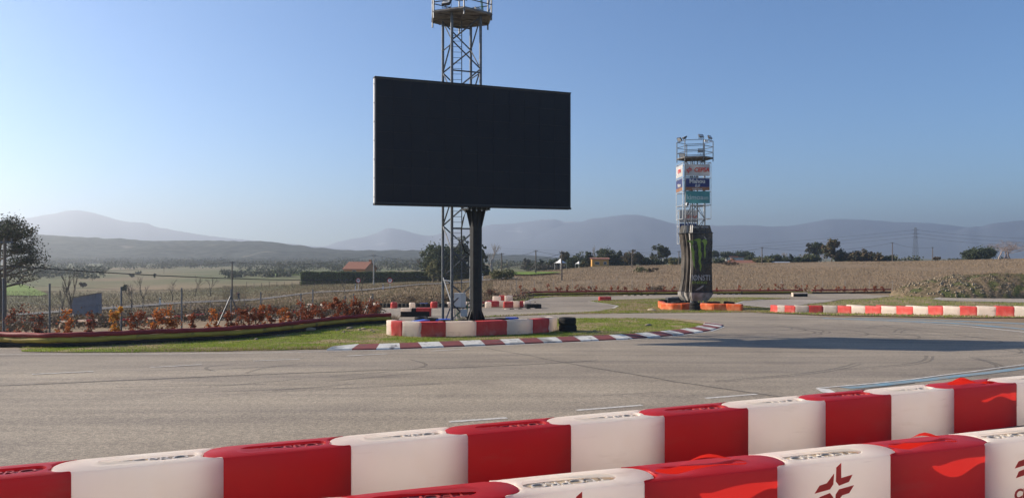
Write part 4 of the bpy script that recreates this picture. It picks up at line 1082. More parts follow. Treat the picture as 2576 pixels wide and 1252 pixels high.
text_mesh('kimoa', .66, M['txt_teal'], 'lettering', b, fm(1748, 496.5), ext=.004, off=.008)
text_mesh('.com', .36, M['txt_teal'], 'lettering', b, fm(1773, 496.8), ext=.004, off=.004)
MB().box((xx(1774, 74.5), yT, zz(501.5)), (.6, .012, .03)).build('underline', M['txt_teal'], b)
# side banners (left face)
xs0 = xx(1717.6)-.04
for (pa, pb, ms, sp, sd, word) in ((443, 413, [M['ban_white']], None, 5, 'CEPSA'), (479, 449, [M['ban_blue'], M['ban_copper']], .3, 6, 'Mahou')):
    z0_, z1_ = zz(pa), zz(pb)
    b = banner(t2, 'side_banner', 1.45, -1.35, z0_, z1_, xs0, ms, side=True, sd=sd, split=sp)
    text_mesh(word, .5, M['logo_red'] if word == 'CEPSA' else M['txt_pale'], 'lettering', b, face_mtx((xs0-.05, -.2, (z0_+z1_)/2), (0, -1, 0), (0, 0, 1)), ext=.004, off=.01)
# rear banners, in the lower cage
xr0, xr1 = (1709-CX)/F*77.6-c2.x, (1755-CX)/F*77.6-c2.x
zq = lambda p_: EYE+(HY-p_)/F*77.6-c2.z
b = banner(t2, 'rear_banner', xr0, xr1, zq(560), zq(531), 1.58, [M['ban_white']], sd=8)
text_mesh('CEPSA', .5, M['logo_red'], 'lettering', b, face_mtx(((xr0+xr1)/2+.2, 1.52, zq(546)), (1, 0, 0), (0, 0, 1)), ext=.004, off=.01, shear=.15)
b = banner(t2, 'rear_banner', xr0, xr1, zq(587), zq(562), 1.58, [M['ban_blue'], M['ban_copper']], sd=9, split=.3)
text_mesh('Mahou', .5, M['txt_pale'], 'lettering', b, face_mtx(((xr0+xr1)/2, 1.52, zq(571)), (1, 0, 0), (0, 0, 1)), ext=.004, off=.01)
banner(t2, 'rear_banner', xr0, xr1, zq(606), zq(589), 1.58, [M['ban_teal']], sd=10)
# the can wrap
M['can'] = mat('black_mesh_tarp', (.030, .029, .026), .6, (.055, .052, .046), 2.2, 5, bump=.03, bscale=3, alpha=.84, trans=.18, tcol=(.10, .09, .07))
M['can_side'] = mat('brown_tarp_fold', (.050, .042, .034), .6, (.10, .085, .070), 2.0, 5, bump=.05, bscale=2.5, trans=.2)
M['can_silver'] = mat('silver_tarp', (.20, .19, .17), .5, (.42, .40, .37), 2.2, 5, bump=.05, bscale=4)
M['claw'] = mat('green_print', (.16, .24, .035), .6, (.22, .30, .06), 3)
M['print_grey'] = mat('grey_print', (.30, .30, .30), .6, (.38, .38, .37), 4)
can_poly = [(-.56, -1.38), (.3, -1.40), (1.42, -1.18), (1.50, .2), (1.0, 1.3), (-.6, 1.35), (-1.48, .55), (-1.30, -.05), (-1.02, -.15), (-1.10, -.80), (-.74, -.62), (-.80, -1.15)]
def zc(py_): return EYE+(HY-py_)/F*74.7-c2.z
zA, zB_, zC, zD, zE = zc(566), zc(583), zc(586), zc(735), zc(757)
def loft(levels, mats, name, root, mat_of=None, rip=.05, seg=5, vs_=10):
    mb = MB(); rings = []
    # refine plan
    def refine(poly):
        o = []
        for i in range(len(poly)):
            a, b_ = poly[i], poly[(i+1) % len(poly)]
            for j in range(seg): o.append((a[0]+(b_[0]-a[0])*j/seg, a[1]+(b_[1]-a[1])*j/seg))
        return o
    base_ = refine(can_poly); n_ = len(base_)
    for (z, s_) in levels:
        for k, (x, y_) in enumerate(base_):
            w_ = rip*(noise.noise(Vector((x*2.0, z*.6, y_*2.0)))+.6*noise.noise(Vector((k*.9, z*.35, 4))))
            sx = s_+w_*(1.8 if k >= 6*seg else .55)
            pin = 1-.19*math.sin(PI*min(1, max(0, (z-zD)/(zC-zD)))) if (x < -.5 and zD <= z <= zC) else 1
            mb.v.append((x*sx*pin, y_*sx, z))
    for i in range(len(levels)-1):
        for k in range(n_):
            mb.f.append((i*n_+k, i*n_+(k+1) % n_, (i+1)*n_+(k+1) % n_, (i+1)*n_+k)); mb.m.append(mat_of(k//seg) if mat_of else 0)
    return mb.build(name, mats, root, smooth=45)
can = loft([(zD+(zC-zD)*t/12, 1.0) for t in range(13)], [M['can'], M['can_side'], M['can_silver']], 'can_wrap', t2, lambda q_: 1 if q_ in (6, 7, 8, 9) else (2 if q_ in (10,) else (1 if q_ == 11 else 0)), rip=.06)
mx_s = lambda q_: 1 if q_ in (7, 9, 11) else 0
loft([(zC, 1.0), (zC+.12, .98), (zB_+.05, .95), (zA-.1, .87), (zA, .84)], [M['can'], M['can_silver']], 'can_neck', can, mx_s, rip=.05)
loft([(zE, .74), (zE+.25, .86), (zD-.35, .98), (zD, 1.02)], [M['can_silver']], 'can_skirt', can, rip=.10)
n_ = len(can_poly)
for z in (zC, zD):
    mb = MB()
    for i in range(n_):
        a, b_ = can_poly[i], can_poly[(i+1) % n_]; mb.tube((a[0]*1.03, a[1]*1.03, z), (b_[0]*1.03, b_[1]*1.03, z), .045, n=5)
    mb.build('hoop', M['panel_back'], can)
for a_, z_ in (((-.55, -.5), 0), ((.7, -.6), 0), ((.75, .7), 0), ((-.6, .6), 0)):
    pass
# prints on the front panel between plan points 0..2
yf = -1.50
def cf(px_, py_, out=0.0):
    x = (px_-CX)/F*74.5-c2.x
    yq = -1.38+(x+.62)*.02 if x < .3 else -1.40+(x-.3)*.197
    return (x, yq-.085-out, EYE+(HY-py_)/F*74.5-c2.z)
def poly_px(name, polys, m_, parent):
    mb = MB()
    for pl in polys:
        q_ = [((870+0)/1.5652, 0)]
        pts = [cf((2600+x/3.293)/1.5652, (870+y_/3.293)/1.5652) for x, y_ in pl]
        n2 = len(pts); back_ = [(p[0], p[1]+.012, p[2]) for p in pts]
        mb.add(pts+back_, [tuple(range(n2)), tuple(range(2*n2-1, n2-1, -1))]+[(i, n2+i, n2+(i+1) % n2, (i+1) % n2) for i in range(n2)])
    bm = bmesh.new(); me = bpy.data.meshes.new(name); me.from_pydata(mb.v, [], mb.f); bm.from_mesh(me)
    bmesh.ops.triangulate(bm, faces=bm.faces[:], ngon_method='EAR_CLIP'); bm.normal_update(); bm.to_mesh(me); bm.free(); me.materials.append(m_)
    o = bpy.data.objects.new(name, me); COL.objects.link(o); o.parent = parent; return o
poly_px('claw_mark', [
 [(340, 262), (375, 248), (392, 252), (430, 248), (427, 300), (416, 330), (430, 352), (447, 400), (440, 450), (448, 520), (447, 575), (455, 620), (432, 575), (425, 520), (410, 470), (416, 420), (394, 370), (396, 340), (404, 310), (385, 275)],
 [(432, 248), (470, 232), (500, 222), (527, 236), (522, 300), (531, 340), (520, 370), (538, 420), (531, 480), (522, 520), (536, 575), (532, 615), (522, 655), (512, 610), (517, 580), (496, 530), (503, 470), (492, 420), (498, 370), (484, 300), (478, 262)],
 [(530, 262), (566, 236), (590, 232), (612, 262), (610, 290), (592, 320), (585, 360), (596, 410), (590, 460), (580, 492), (571, 450), (568, 400), (572, 340), (566, 300), (556, 274)]], M['claw'], can)
poly_px('tarp_tear', [[(392, 236), (405, 250), (420, 290), (428, 310), (424, 342), (408, 300)], [(566, 195), (590, 215), (608, 240), (585, 238)], [(450, 900), (500, 865), (570, 828), (560, 850), (510, 885)]], M['can_silver'], can)
cfm = lambda px_, py_: face_mtx(Vector(cf(px_, py_, .0)), Vector(cf(px_+5, py_))-Vector(cf(px_-5, py_)), (0, 0, 1))
text_mesh('IONSTI', .74, M['print_grey'], 'lettering', can, cfm((2600+530/3.293)/1.5652, (870+738/3.293)/1.5652) @ Matrix.Translation((-.02, 0, 0)), ext=.004, off=.012, sx=.78)
MB().box(cf((2600+452/3.293)/1.5652, (870+737/3.293)/1.5652, .008), (.05, .01, .62)).build('lettering', M['print_grey'], can)
text_mesh('ENERG', .32, M['claw'], 'lettering', can, cfm((2600+512/3.293)/1.5652, (870+797/3.293)/1.5652), ext=.004, off=.006, sx=1.45)
nk = 'KING * VITAM'
text_mesh(nk, .24, M['print_grey'], 'lettering', can, face_mtx(Vector((.25, -1.30, (zA+zB_)/2+.12)), (1, 0.05, 0), (0, 0.25, 1)), ext=.004, off=.004)
mb = MB()
for x_, y_ in ((-.55, -.7), (-.4, -.8), (.45, -.75), (.95, -.5)): mb.tube((x_, y_, 0), (x_, y_, zE+.4), .06, n=6)
mb.build('foot_post', M['steel_light'], t2)


# ------------------------------------------------------------------ vegetation helpers
RNG = np.random.default_rng(11)
def quads(cent, size, mats, name, parent=None, midx=None, flat=0.0, elong=1.0, tri=False):
    n = len(cent)
    a = RNG.normal(size=(n, 3)); a /= np.linalg.norm(a, axis=1)[:, None]
    b_ = RNG.normal(size=(n, 3)); b_ -= (a*b_).sum(1)[:, None]*a; b_ /= np.linalg.norm(b_, axis=1)[:, None]
    if flat: a[:, 2] *= (1-flat); b_[:, 2] *= (1-flat)
    sz = (np.full(n, size) if np.isscalar(size) else size)*RNG.uniform(.6, 1.35, n)
    a *= sz[:, None]*.5*elong; b_ *= sz[:, None]*.5
    if tri: V = np.stack([cent-a-b_, cent+a-b_*.3, cent+b_], 1).reshape(-1, 3); k = 3
    else: V = np.stack([cent-a-b_*.5, cent+a*.4-b_, cent+a+b_*.5, cent-a*.4+b_], 1).reshape(-1, 3); k = 4
    me = bpy.data.meshes.new(name); me.vertices.add(n*k); me.vertices.foreach_set('co', V.ravel())
    me.loops.add(n*k); me.loops.foreach_set('vertex_index', np.arange(n*k)); me.polygons.add(n)
    me.polygons.foreach_set('loop_start', np.arange(n)*k); me.polygons.foreach_set('loop_total', np.full(n, k))
    mats = mats if isinstance(mats, (list, tuple)) else [mats]
    for m_ in mats: me.materials.append(m_)
    if midx is not None: me.polygons.foreach_set('material_index', midx.astype(np.int32))
    me.update(); me.validate()
    o = bpy.data.objects.new(name, me); COL.objects.link(o)
    if parent: o.parent = parent
    return o
def clumps(ells, n, cl=28, spread=.16, hollow=.55):
    """points in leaf clumps spread through ellipsoids [(cx,cy,cz,rx,ry,rz,weight)]"""
    out = []; wt = sum(e[6] for e in ells)
    for e in ells:
        m_ = max(3, int(n/cl*e[6]/wt)); d = RNG.normal(size=(m_, 3)); d /= np.linalg.norm(d, axis=1)[:, None]
        r_ = RNG.uniform(hollow**2, 1.08, m_)**.5
        r_ *= 1+.18*np.sin(d[:, 0]*5+e[0])*np.cos(d[:, 2]*4+e[2])
        c_ = np.array(e[:3])+d*r_[:, None]*np.array(e[3:6])
        k = RNG.poisson(cl, m_)
        p = np.repeat(c_, k, 0)+RNG.normal(size=(k.sum(), 3))*spread*np.mean(e[3:6])*np.repeat(RNG.uniform(.5, 1.3, m_), k)[:, None]
        out.append(p)
    return np.concatenate(out)
def limb(mb, a, b_, r0, r1, wob_=.12, n=5, k=5):
    a, b_ = Vector(a), Vector(b_); L_ = (b_-a).length; pts = []; rs = []
    for i in range(n+1):
        t = i/n; o_ = Vector((noise.noise(a*3+Vector((t*3, 0, 0))), noise.noise(a*3+Vector((0, t*3, 5))), .5*noise.noise(a*3+Vector((9, t*3, 0)))))*L_*wob_*math.sin(PI*t)
        pts.append(a.lerp(b_, t)+o_); rs.append(r0+(r1-r0)*t)
    mb.path(pts, rs, k); return pts
def tree(name, label, pxl, ytop, d, wpx, shape, lm, n=900, ls=.28, tr=None, group=None, c0=None, bark='bark', base=None, cat='tree'):
    b_ = Q(pxl, d); H_ = EYE-(ytop-HY)/F*d-b_.z; w_ = wpx/F*d/2
    t = thing(name, b_, label, cat, group); tr = tr or H_*.035
    mb = MB(); E = []
    rn = random.Random(int(pxl*7+ytop))
    if shape == 'round':
        c0 = .25 if c0 is None else c0; zc_ = H_*(1+c0)/2; rz = H_*(1-c0)/2
        E = [(0, 0, zc_, w_*.85, w_*.85, rz*.9, 1)]
        for k in range(6): a = k*PI/3+rn.random(); E.append((w_*.5*math.cos(a), w_*.5*math.sin(a), zc_+rn.uniform(-.45, .4)*rz, w_*.5, w_*.5, rz*.5, .45))
    elif shape == 'broad':
        c0 = .35 if c0 is None else c0; zc_ = H_*(1+c0)/2; rz = H_*(1-c0)/2
        for k in range(7): x = -w_*.75+w_*1.5*k/6; E.append((x, rn.uniform(-.4, .4)*w_, zc_-rz*.15+rn.uniform(-.1, .2)*rz-abs(x/w_)**2*rz*.45, w_*.36, w_*.45, rz*.75*(1-.3*abs(x/w_)), 1))
    elif shape == 'cone':
        for k in range(8): f = k/7; E.append((rn.uniform(-.12, .12)*w_, 0, H_*(.10+.82*f), w_*(1-f*.72), w_*(1-f*.72), H_*.13, 1-f*.6))
    elif shape == 'column':
        for k in range(5): f = k/4; E.append((rn.uniform(-.15, .15)*w_, 0, H_*(.15+.75*f), w_*(1-.35*f), w_*(1-.35*f), H_*.16, 1))
    elif shape == 'gum':
        for k in range(9):
            f = .3+.65*rn.random()**.8; r_ = w_*(.30+.18*rn.random()); a = rn.uniform(0, 2*PI); q = w_*.62*(1.15-f*.8)
            E.append((q*math.cos(a), q*math.sin(a), H_*f, r_, r_, r_*.8, 1))
        E.append((0, 0, H_*.92, w_*.35, w_*.35, H_*.08, .7))
    elif shape == 'umbrella':
        E = [(0, 0, H_*.82, w_, w_, H_*.16, 1), (w_*.3, 0, H_*.74, w_*.6, w_*.7, H_*.12, .5), (-w_*.35, 0, H_*.75, w_*.5, w_*.6, H_*.12, .5)]
    elif shape == 'bush':
        for k in range(7): a = rn.uniform(0, 2*PI); E.append((w_*.55*math.cos(a), w_*.4*math.sin(a), H_*(.35+.3*rn.random()), w_*.48, w_*.48, H_*.38, 1))
    top = Vector((rn.uniform(-.1, .1)*w_, 0, H_*.8))
    if shape == 'bush':
        for e in E: limb(mb, (0, 0, -.1), (e[0]*.8, e[1]*.8, e[2]), .04, .015)
    else:
        tp = limb(mb, (0, 0, -.2), top, tr, tr*.3, .04, 6, 7)
        for e in E:
            if e[2] > H_*.2: j = min(5, int(e[2]/H_*5)); limb(mb, tp[j], (e[0]*.8, e[1]*.8, e[2]), tr*.35, tr*.08)
    mb.build('trunk', M[bark], t)
    P_ = clumps(E, n, spread=.17); P_ = P_[P_[:, 2] > .05]
    quads(P_, ls, M[lm] if isinstance(lm, str) else [M[q] for q in lm], 'crown', t, None if isinstance(lm, str) else (RNG.random(len(P_)) < .35).astype(int))
    return t
def bare_tree(label, pxl, ytop, d, wpx, bark='bark_pale', group=None, levels=4, up=.55, thin=1.0, name='bare_tree', stems=1):
    b_ = Q(pxl, d); H_ = EYE-(ytop-HY)/F*d-b_.z; w_ = wpx/F*d/2; t = thing(name, b_, label, 'tree', group)
    rn = random.Random(int(pxl*3)); mbt = MB(); mbb = MB()
    def grow(p, dr_, L_, r_, lv, mb):
        q = p+dr_*L_; limb(mb, p, q, r_, r_*.6, .15, 3, 4 if lv < levels else 5)
        if lv == 0: return
        for k in range(3 if lv > 1 else 4):
            nd = (dr_+Vector((rn.uniform(-1, 1)*up*wf, rn.uniform(-1, 1)*up*wf, rn.uniform(-.15, .45)))).normalized()
            grow(p.lerp(q, rn.uniform(.45, 1.0)), nd, L_*rn.uniform(.55, .8), r_*.55, lv-1, mbb)
    wf = min(2.2, w_/H_*3.2)
    for s_ in range(stems):
        dd = Vector((rn.uniform(-.15, .15)*stems, rn.uniform(-.15, .15)*stems, 1)).normalized()
        grow(Vector((rn.uniform(-.1, .1)*(stems-1)*w_, 0, -.1)), dd, H_*.36, H_*.022*thin, levels, mbt)
    # normalise the height
    zmax = max(v[2] for v in mbb.v); k = H_/zmax
    kx = min(2.6, max(.5, w_/max(sorted(abs(v[0]) for v in mbb.v)[int(len(mbb.v)*.96)], .1)))
    mbb.v = [(v[0]*kx, v[1]*kx, v[2]*k) for v in mbb.v]; mbt.v = [(v[0]*kx, v[1]*kx, v[2]*k) for v in mbt.v]
    mbt.build('trunk', M[bark], t); mbb.build('crown', M[bark], t); return t

# ---- trees behind the hedge
tree('conifer', 'broad dark conifer standing behind the hedge left of the lattice tower', 1104, 606, 190, 105, 'round', ['leaf_dark', 'leaf_mid'], 6500, .42, c0=.02)
tree('conifer', 'dark conifer with a pointed top behind the screen pole', 1165, 602, 196, 75, 'cone', 'leaf_dark', 4200, .42)
tree('conifer', 'dark spiky conifer emerging right of the screen pole', 1213, 618, 185, 44, 'cone', 'leaf_dark', 2600, .4)
tree('conifer', 'rounded dark conifer between the tower legs', 1140, 628, 200, 70, 'round', 'leaf_dark', 3000, .42, c0=.0)
tree('tree', 'small olive yellow tree in front of the dark conifers', 1090, 652, 184, 46, 'round', 'leaf_olive', 1600, .34, c0=.1)
bare_tree('pale bare tree rising right of the screen pole', 1236, 609, 190, 46, 'bark_pale', levels=4, thin=.8)
bare_tree('low bare tree left of the dark conifers', 1064, 645, 230, 34, 'bark', levels=3)
tree('shrub', 'olive green bush growing on the slope right of the screen pole', 1265, 674, 145, 66, 'bush', ['leaf_olive', 'leaf_mid'], 2600, .22, cat='bush')
# ---- tree row right of the pole
TR = 'trees behind the dry field'
for a in [
 ('round_tree', 'slender greyish tree standing alone in the valley', 1324, 654, 300, 22, 'column', 'leaf_gray', 600, .5),
 ('conifer', 'small dark pine beside the second utility pole', 1362, 656, 262, 22, 'cone', 'leaf_dark', 700, .45),
 ('conifer', 'dark cypress clump with a flat top at the left of the tree row', 1396, 655, 262, 34, 'round', 'leaf_dark', 1200, .45),
 ('conifer', 'dark conifer with a bronze tip behind the bare utility pole', 1421, 640, 262, 26, 'column', ['leaf_brown', 'leaf_dark'], 1100, .42),
 ('conifer', 'dark dense conifer group left of the ochre house', 1446, 652, 256, 40, 'round', 'leaf_dark', 1300, .45),
 ('round_tree', 'pale rounded tree rising behind the conifer row', 1458, 638, 330, 34, 'round', 'leaf_mid', 900, .6),
 ('round_tree', 'hazy rounded tree behind and left of the ochre house', 1486, 641, 330, 26, 'round', 'leaf_gray', 800, .6),
 ('conifer', 'dark pine with ragged outline just left of the ochre house', 1481, 637, 250, 34, 'cone', ['leaf_dark', 'leaf_mid'], 1400, .42),
 ('conifer', 'largest dark cedar of the row above the ochre house', 1523, 628, 252, 48, 'round', ['leaf_dark', 'leaf_mid'], 2300, .42),
 ('conifer', 'dark green conifer right of the large cedar', 1557, 637, 250, 34, 'cone', ['leaf_mid', 'leaf_dark'], 1400, .42),
 ('conifer', 'bronze tinted broad conifer beside the tallest utility pole', 1590, 634, 248, 46, 'round', ['leaf_brown', 'leaf_dark'], 2000, .42),
 ('round_tree', 'low dark tree filling the row right of the tallest utility pole', 1622, 650, 252, 36, 'round', 'leaf_dark', 1000, .45),
 ('round_tree', 'low dark hedge like tree left of the tall gum tree', 1640, 654, 256, 40, 'broad', 'leaf_dark', 1000, .45),
 ('gum_tree', 'tall grey green gum tree left of the can tower', 1663, 624, 260, 46, 'gum', ['leaf_mid', 'leaf_gray'], 2000, .45),
 ('round_tree', 'olive coloured bushy tree just left of the can tower', 1694, 651, 250, 26, 'round', 'leaf_olive', 700, .42),
 ('round_tree', 'dark tree seen behind the left edge of the can wrap', 1716, 645, 300, 40, 'broad', 'leaf_mid', 900, .5),
 ('umbrella_pine', 'umbrella pine just right of the can wrap', 1794, 636, 330, 26, 'umbrella', 'leaf_dark', 900, .5),
 ('umbrella_pine', 'smaller umbrella pine left of the far red roof', 1829, 637, 330, 26, 'umbrella', 'leaf_mid', 900, .5),
 ('umbrella_pine', 'wide umbrella pine right of the far red roof', 1868, 638, 330, 38, 'umbrella', 'leaf_dark', 1100, .5),
 ('round_tree', 'dark rounded tree left of the lone concrete utility pole', 1893, 646, 300, 34, 'round', 'leaf_mid', 900, .5),
 ('round_tree', 'olive tree beside the lone concrete utility pole', 1921, 653, 262, 44, 'round', 'leaf_olive', 1100, .42),
 ('round_tree', 'dark wide tree with a dead branch behind the grey roof', 1951, 640, 290, 52, 'broad', 'leaf_dark', 1500, .48),
 ('round_tree', 'small dark pointed tree right of the grey roof', 1990, 642, 300, 18, 'cone', 'leaf_dark', 500, .45),
 ('round_tree', 'low rounded dark shrub tree before the poplars', 2011, 650, 262, 26, 'round', 'leaf_dark', 700, .42),
 ('round_tree', 'dense green round tree between the bare poplars', 2040, 644, 262, 38, 'round', 'leaf_mid', 1200, .42),
 ('gum_tree', 'tall gum tree with separate round clumps behind the poplars', 2052, 618, 300, 52, 'gum', ['leaf_dark', 'leaf_mid'], 2000, .5),
 ('gum_tree', 'leaning gum tree with a small round head', 2036, 615, 300, 22, 'gum', ['leaf_gray', 'leaf_dark'], 900, .5),
 ('gum_tree', 'tallest bronze green gum tree on the field crest', 2092, 611, 262, 44, 'gum', ['leaf_brown', 'leaf_mid'], 2000, .42),
 ('round_tree', 'dark rounded tree right of the tallest gum tree', 2115, 632, 262, 34, 'round', 'leaf_dark', 1300, .42),
 ('oak_tree', 'broad bronze oak standing on the field crest', 2172, 627, 258, 62, 'broad', ['leaf_brown', 'leaf_dark'], 2600, .42),
 ('shrub', 'low dark green shrub at the foot of the broad bronze oak', 2222, 647, 256, 40, 'bush', 'leaf_dark', 900, .38),
 ('shrub', 'tiny dark shrub alone on the crest', 2357, 649, 256, 16, 'bush', 'leaf_brown', 200, .36),
 ('oak_tree', 'dark evergreen oak with a domed crown at the right', 2464, 626, 256, 66, 'round', ['leaf_dark', 'leaf_mid'], 2600, .42),
]:
    tree(a[0], a[1], a[2], a[3]-3, a[4]-(14 if 245 < a[4] < 265 else 0), a[5]*1.22, a[6], a[7], int(a[8]*2.2), a[9], group=TR, c0=.0 if a[6] in ('round', 'broad') else None)
for i, (x, yt, w_) in enumerate(((1334, 660, 22), (1380, 656, 26), (1410, 652, 26), (1434, 648, 24), (1462, 650, 26), (1500, 644, 22), (1538, 646, 26), (1572, 644, 24), (1608, 646, 30), (1652, 652, 26), (1678, 650, 24), (1808, 652, 26), (1846, 651, 24), (1905, 652, 26), (1936, 652, 24), (1976, 652, 22), (2028, 650, 24), (2140, 647, 24))):
    tree('dark_tree', '%s low dark bushy tree from the left along the field crest' % ORD[i], x, yt, 256, w_, 'round', 'leaf_dark', 1100, .42, group=TR, c0=.0)
bare_tree('pale bare poplar rising behind the large cedar', 1503, 614, 300, 24, 'bark_pale', levels=4, up=.25, stems=2)
bare_tree('hazy bare tree left of the far red roof', 1968, 634, 300, 26, 'bark_pale', levels=3, up=.3, stems=2)
bare_tree('thin bare poplar right of the grey roof', 2021, 636, 262, 18, 'bark_pale', levels=3, up=.25, stems=2)
bare_tree('first pale poplar before the gum trees', 2062, 640, 256, 16, 'bark_pale', levels=3, up=.22, stems=3)
bare_tree('second pale poplar before the gum trees', 2076, 636, 256, 16, 'bark_pale', levels=3, up=.22, stems=3)
bare_tree('wide bare pinkish tree at the right end of the crest', 2535, 601, 256, 80, 'bark_pink', levels=5, up=.7, stems=4, thin=.7)
tree('shrub', 'reddish brown bush on the field right of the can tower', 1840, 656, 190, 44, 'bush', ['bramble', 'leaf_brown'], 900, .22, cat='bush')
tree('shrub', 'low green shrub on the dry field left of the can tower', 1613, 672, 165, 44, 'bush', ['leaf_olive', 'leaf_mid'], 800, .2, cat='bush')
tree('shrub', 'reddish twiggy shrub on the dry field', 1642, 672, 165, 30, 'bush', ['bramble', 'leaf_brown'], 500, .2, cat='bush')
tree('shrub', 'grey brown bush behind the fence at the can tower', 1650, 716, 112, 44, 'bush', ['bramble', 'straw'], 1000, .12, cat='bush')
tree('shrub', 'dark copper bush at the bend of the red tube barrier', 1222+20, 706+20, 96, 40, 'bush', ['bramble', 'beech3'], 1200, .10, cat='bush')
tree('shrub', 'dark bramble bush behind the low tyres', 1172-30, 738, 86, 52, 'bush', ['bramble', 'leaf_brown'], 1200, .10, cat='bush')
tree('shrub', 'small dark bramble bush behind the wrapped white stack', 1035, 742, 88, 24, 'bush', ['bramble', 'leaf_brown'], 500, .10, cat='bush')
# ---- left side bare trees and bushes
for pxl, yt, d, w_, lb in ((178, 672, 90, 44, 'thin dark bare tree beside the pale shed wall'), (152, 690, 92, 34, 'leafless tree left of the pale shed wall'), (358, 690, 115, 40, 'twiggy bare tree in the brown field left of the centre'),
                           (330, 705, 112, 30, 'small twiggy bare tree near the fence post'), (490, 690, 150, 34, 'bare tree above the country road bend'), (530, 690, 150, 40, 'wide bare tree left of the walker'),
                           (412, 655, 400, 20, 'hazy tall bare tree in the valley'), (435, 700, 140, 26, 'faint bare tree over the road'), (868, 700, 120, 22, 'small bare sapling at the road edge'), (912, 692, 125, 26, 'bare sapling below the hedge')):
    bare_tree(lb, pxl, yt, d, w_, 'bark', levels=4, thin=.6, up=.6)
for pxl, yt, d, w_, sh, lm_, lb in ((233, 690, 705, 36, 'broad', 'scrub', 'wide dark evergreen bush in the left valley'), (208, 709, 723, 18, 'bush', 'bramble', 'round brown bush left in the valley'), (312, 716, 738, 16, 'round', 'leaf_mid', 'small green round bush beside the tall fence post'),
                                    (348, 681, 691, 16, 'round', 'scrub', 'small umbrella shaped oak in the green valley'), (330, 688, 697, 16, 'bush', 'scrub', 'low dark bush left of the small valley oak'), (389, 689, 698, 8, 'column', 'scrub', 'tiny upright bush in the valley')):
    tree('valley_bush', lb, pxl, yt, P(pxl, d).y, w_, sh, lm_, 700, .34, cat='bush')

# ---- big tree at the left edge
bt = Q(-8, 60); t = thing('pine_tree', bt, 'large dark tree with spreading branches at the left edge', 'tree')
mb = MB(); rn = random.Random(4)
def W3(px_, py_, dd=0.0): return V3(px_, py_, 60+dd)-bt
trunk = [Vector((0, 0, -.3)), W3(-4, 770), W3(-2, 720), W3(-6, 670), W3(-2, 630), W3(2, 600)]
mb.path(trunk, [.30, .26, .22, .18, .13, .08], 8)
mbb = MB(); tips = []
targets = [(62, 575, 1), (78, 592, -1.5), (40, 560, .5), (15, 552, 1), (-30, 560, 0), (-60, 590, 1), (80, 612, 1.2), (58, 625, -1), (105, 636, .6), (118, 645, -.8), (92, 652, 1.2), (-55, 640, 1), (130, 668, 0), (100, 700, .5), (30, 600, -2), (55, 600, 2), (20, 575, -2), (-20, 590, -2), (70, 660, -1.5), (40, 690, 1.6), (105, 680, -1)]
for (x, y_, dd) in targets:
    j = min(5, max(1, int((790-y_)/38)))
    st = trunk[j].lerp(trunk[j-1], rn.random()*.7); e = W3(x, y_, dd*1.1); pp = limb(mbb, st, e, .085, .02, .12, 7, 5)
    for k in range(26):
        f = rn.uniform(.45, 1); i_ = int(f*6.99); s0 = pp[i_]; ln = rn.uniform(.35, 1.0)
        e2 = s0+Vector((rn.uniform(-.5, .9), rn.uniform(-.8, .8), rn.uniform(-.15, .9))).normalized()*ln
        limb(mbb, s0, e2, .018, .006, .2, 3, 3); tips.append((e2, y_)); tips.append((s0.lerp(e2, .6), y_))
mb.build('trunk', M['bark'], t); mbb.build('branches', M['bark'], t)
C_ = []
for e2, y_ in tips:
    k = 12 if y_ < 615 else (8 if y_ < 662 else 2)
    C_.append(np.array(e2)+RNG.normal(size=(k, 3))*np.array([.2, .2, .13]))
quads(np.concatenate(C_), .085, [M['leaf_gray'], M['leaf_dark']], 'crown', t, (RNG.random(sum(len(c) for c in C_)) < .5).astype(int), elong=1.6)

# ---- hedge
hz0 = P(756, 717.5); d_h = hz0.y
hp = [(756, d_h), (860, d_h+3), (980, d_h+8), (1110, d_h+14), (1236, d_h+20)]
pts_h = [Vector(((a-CX)/F*b_, b_, 0)) for a, b_ in hp]
topz = EYE-(684.5-HY)/F*d_h
mb = MB(); C_ = []
for i in range(len(pts_h)-1):
    a, b_ = pts_h[i], pts_h[i+1]; n_ = 10
    for j in range(n_):
        p, q = a.lerp(b_, j/n_), a.lerp(b_, (j+1)/n_); c = (p+q)/2; zg = G(c.x, c.y)-.1; tz = EYE-(684.5-HY)/F*c.y+.07*math.sin(j*1.3+i)
        mb.box((c.x, c.y+.9, (zg+tz-.2)/2), ((q-p).length*1.02, 1.5, tz-.2-zg), 0, math.atan2((q-p).y, (q-p).x))
        m_ = 520; u = RNG.random((m_, 3)); fr = RNG.random(m_) < .68
        bulge = .25*np.sin(u[:, 0]*6+i+j)*RNG.random(m_)
        px_ = p.x+(q.x-p.x)*u[:, 0]; py_ = np.where(fr, p.y-.02-bulge, p.y+u[:, 1]*1.8); pz = np.where(fr, zg+(tz-zg)*u[:, 2], tz-.1+.16*u[:, 2])
        C_.append(np.stack([px_, py_, pz], 1))
hd = thing('hedge', (0, 0, 0), 'long clipped dark green hedge in front of the orange house', 'hedge')
mb.build('hedge_core', M['leaf_dark'], hd)
quads(np.concatenate(C_), .30, [M['leaf_mid'], M['hedge']], 'hedge_leaves', hd, (RNG.random(sum(len(c) for c in C_)) < .6).astype(int))

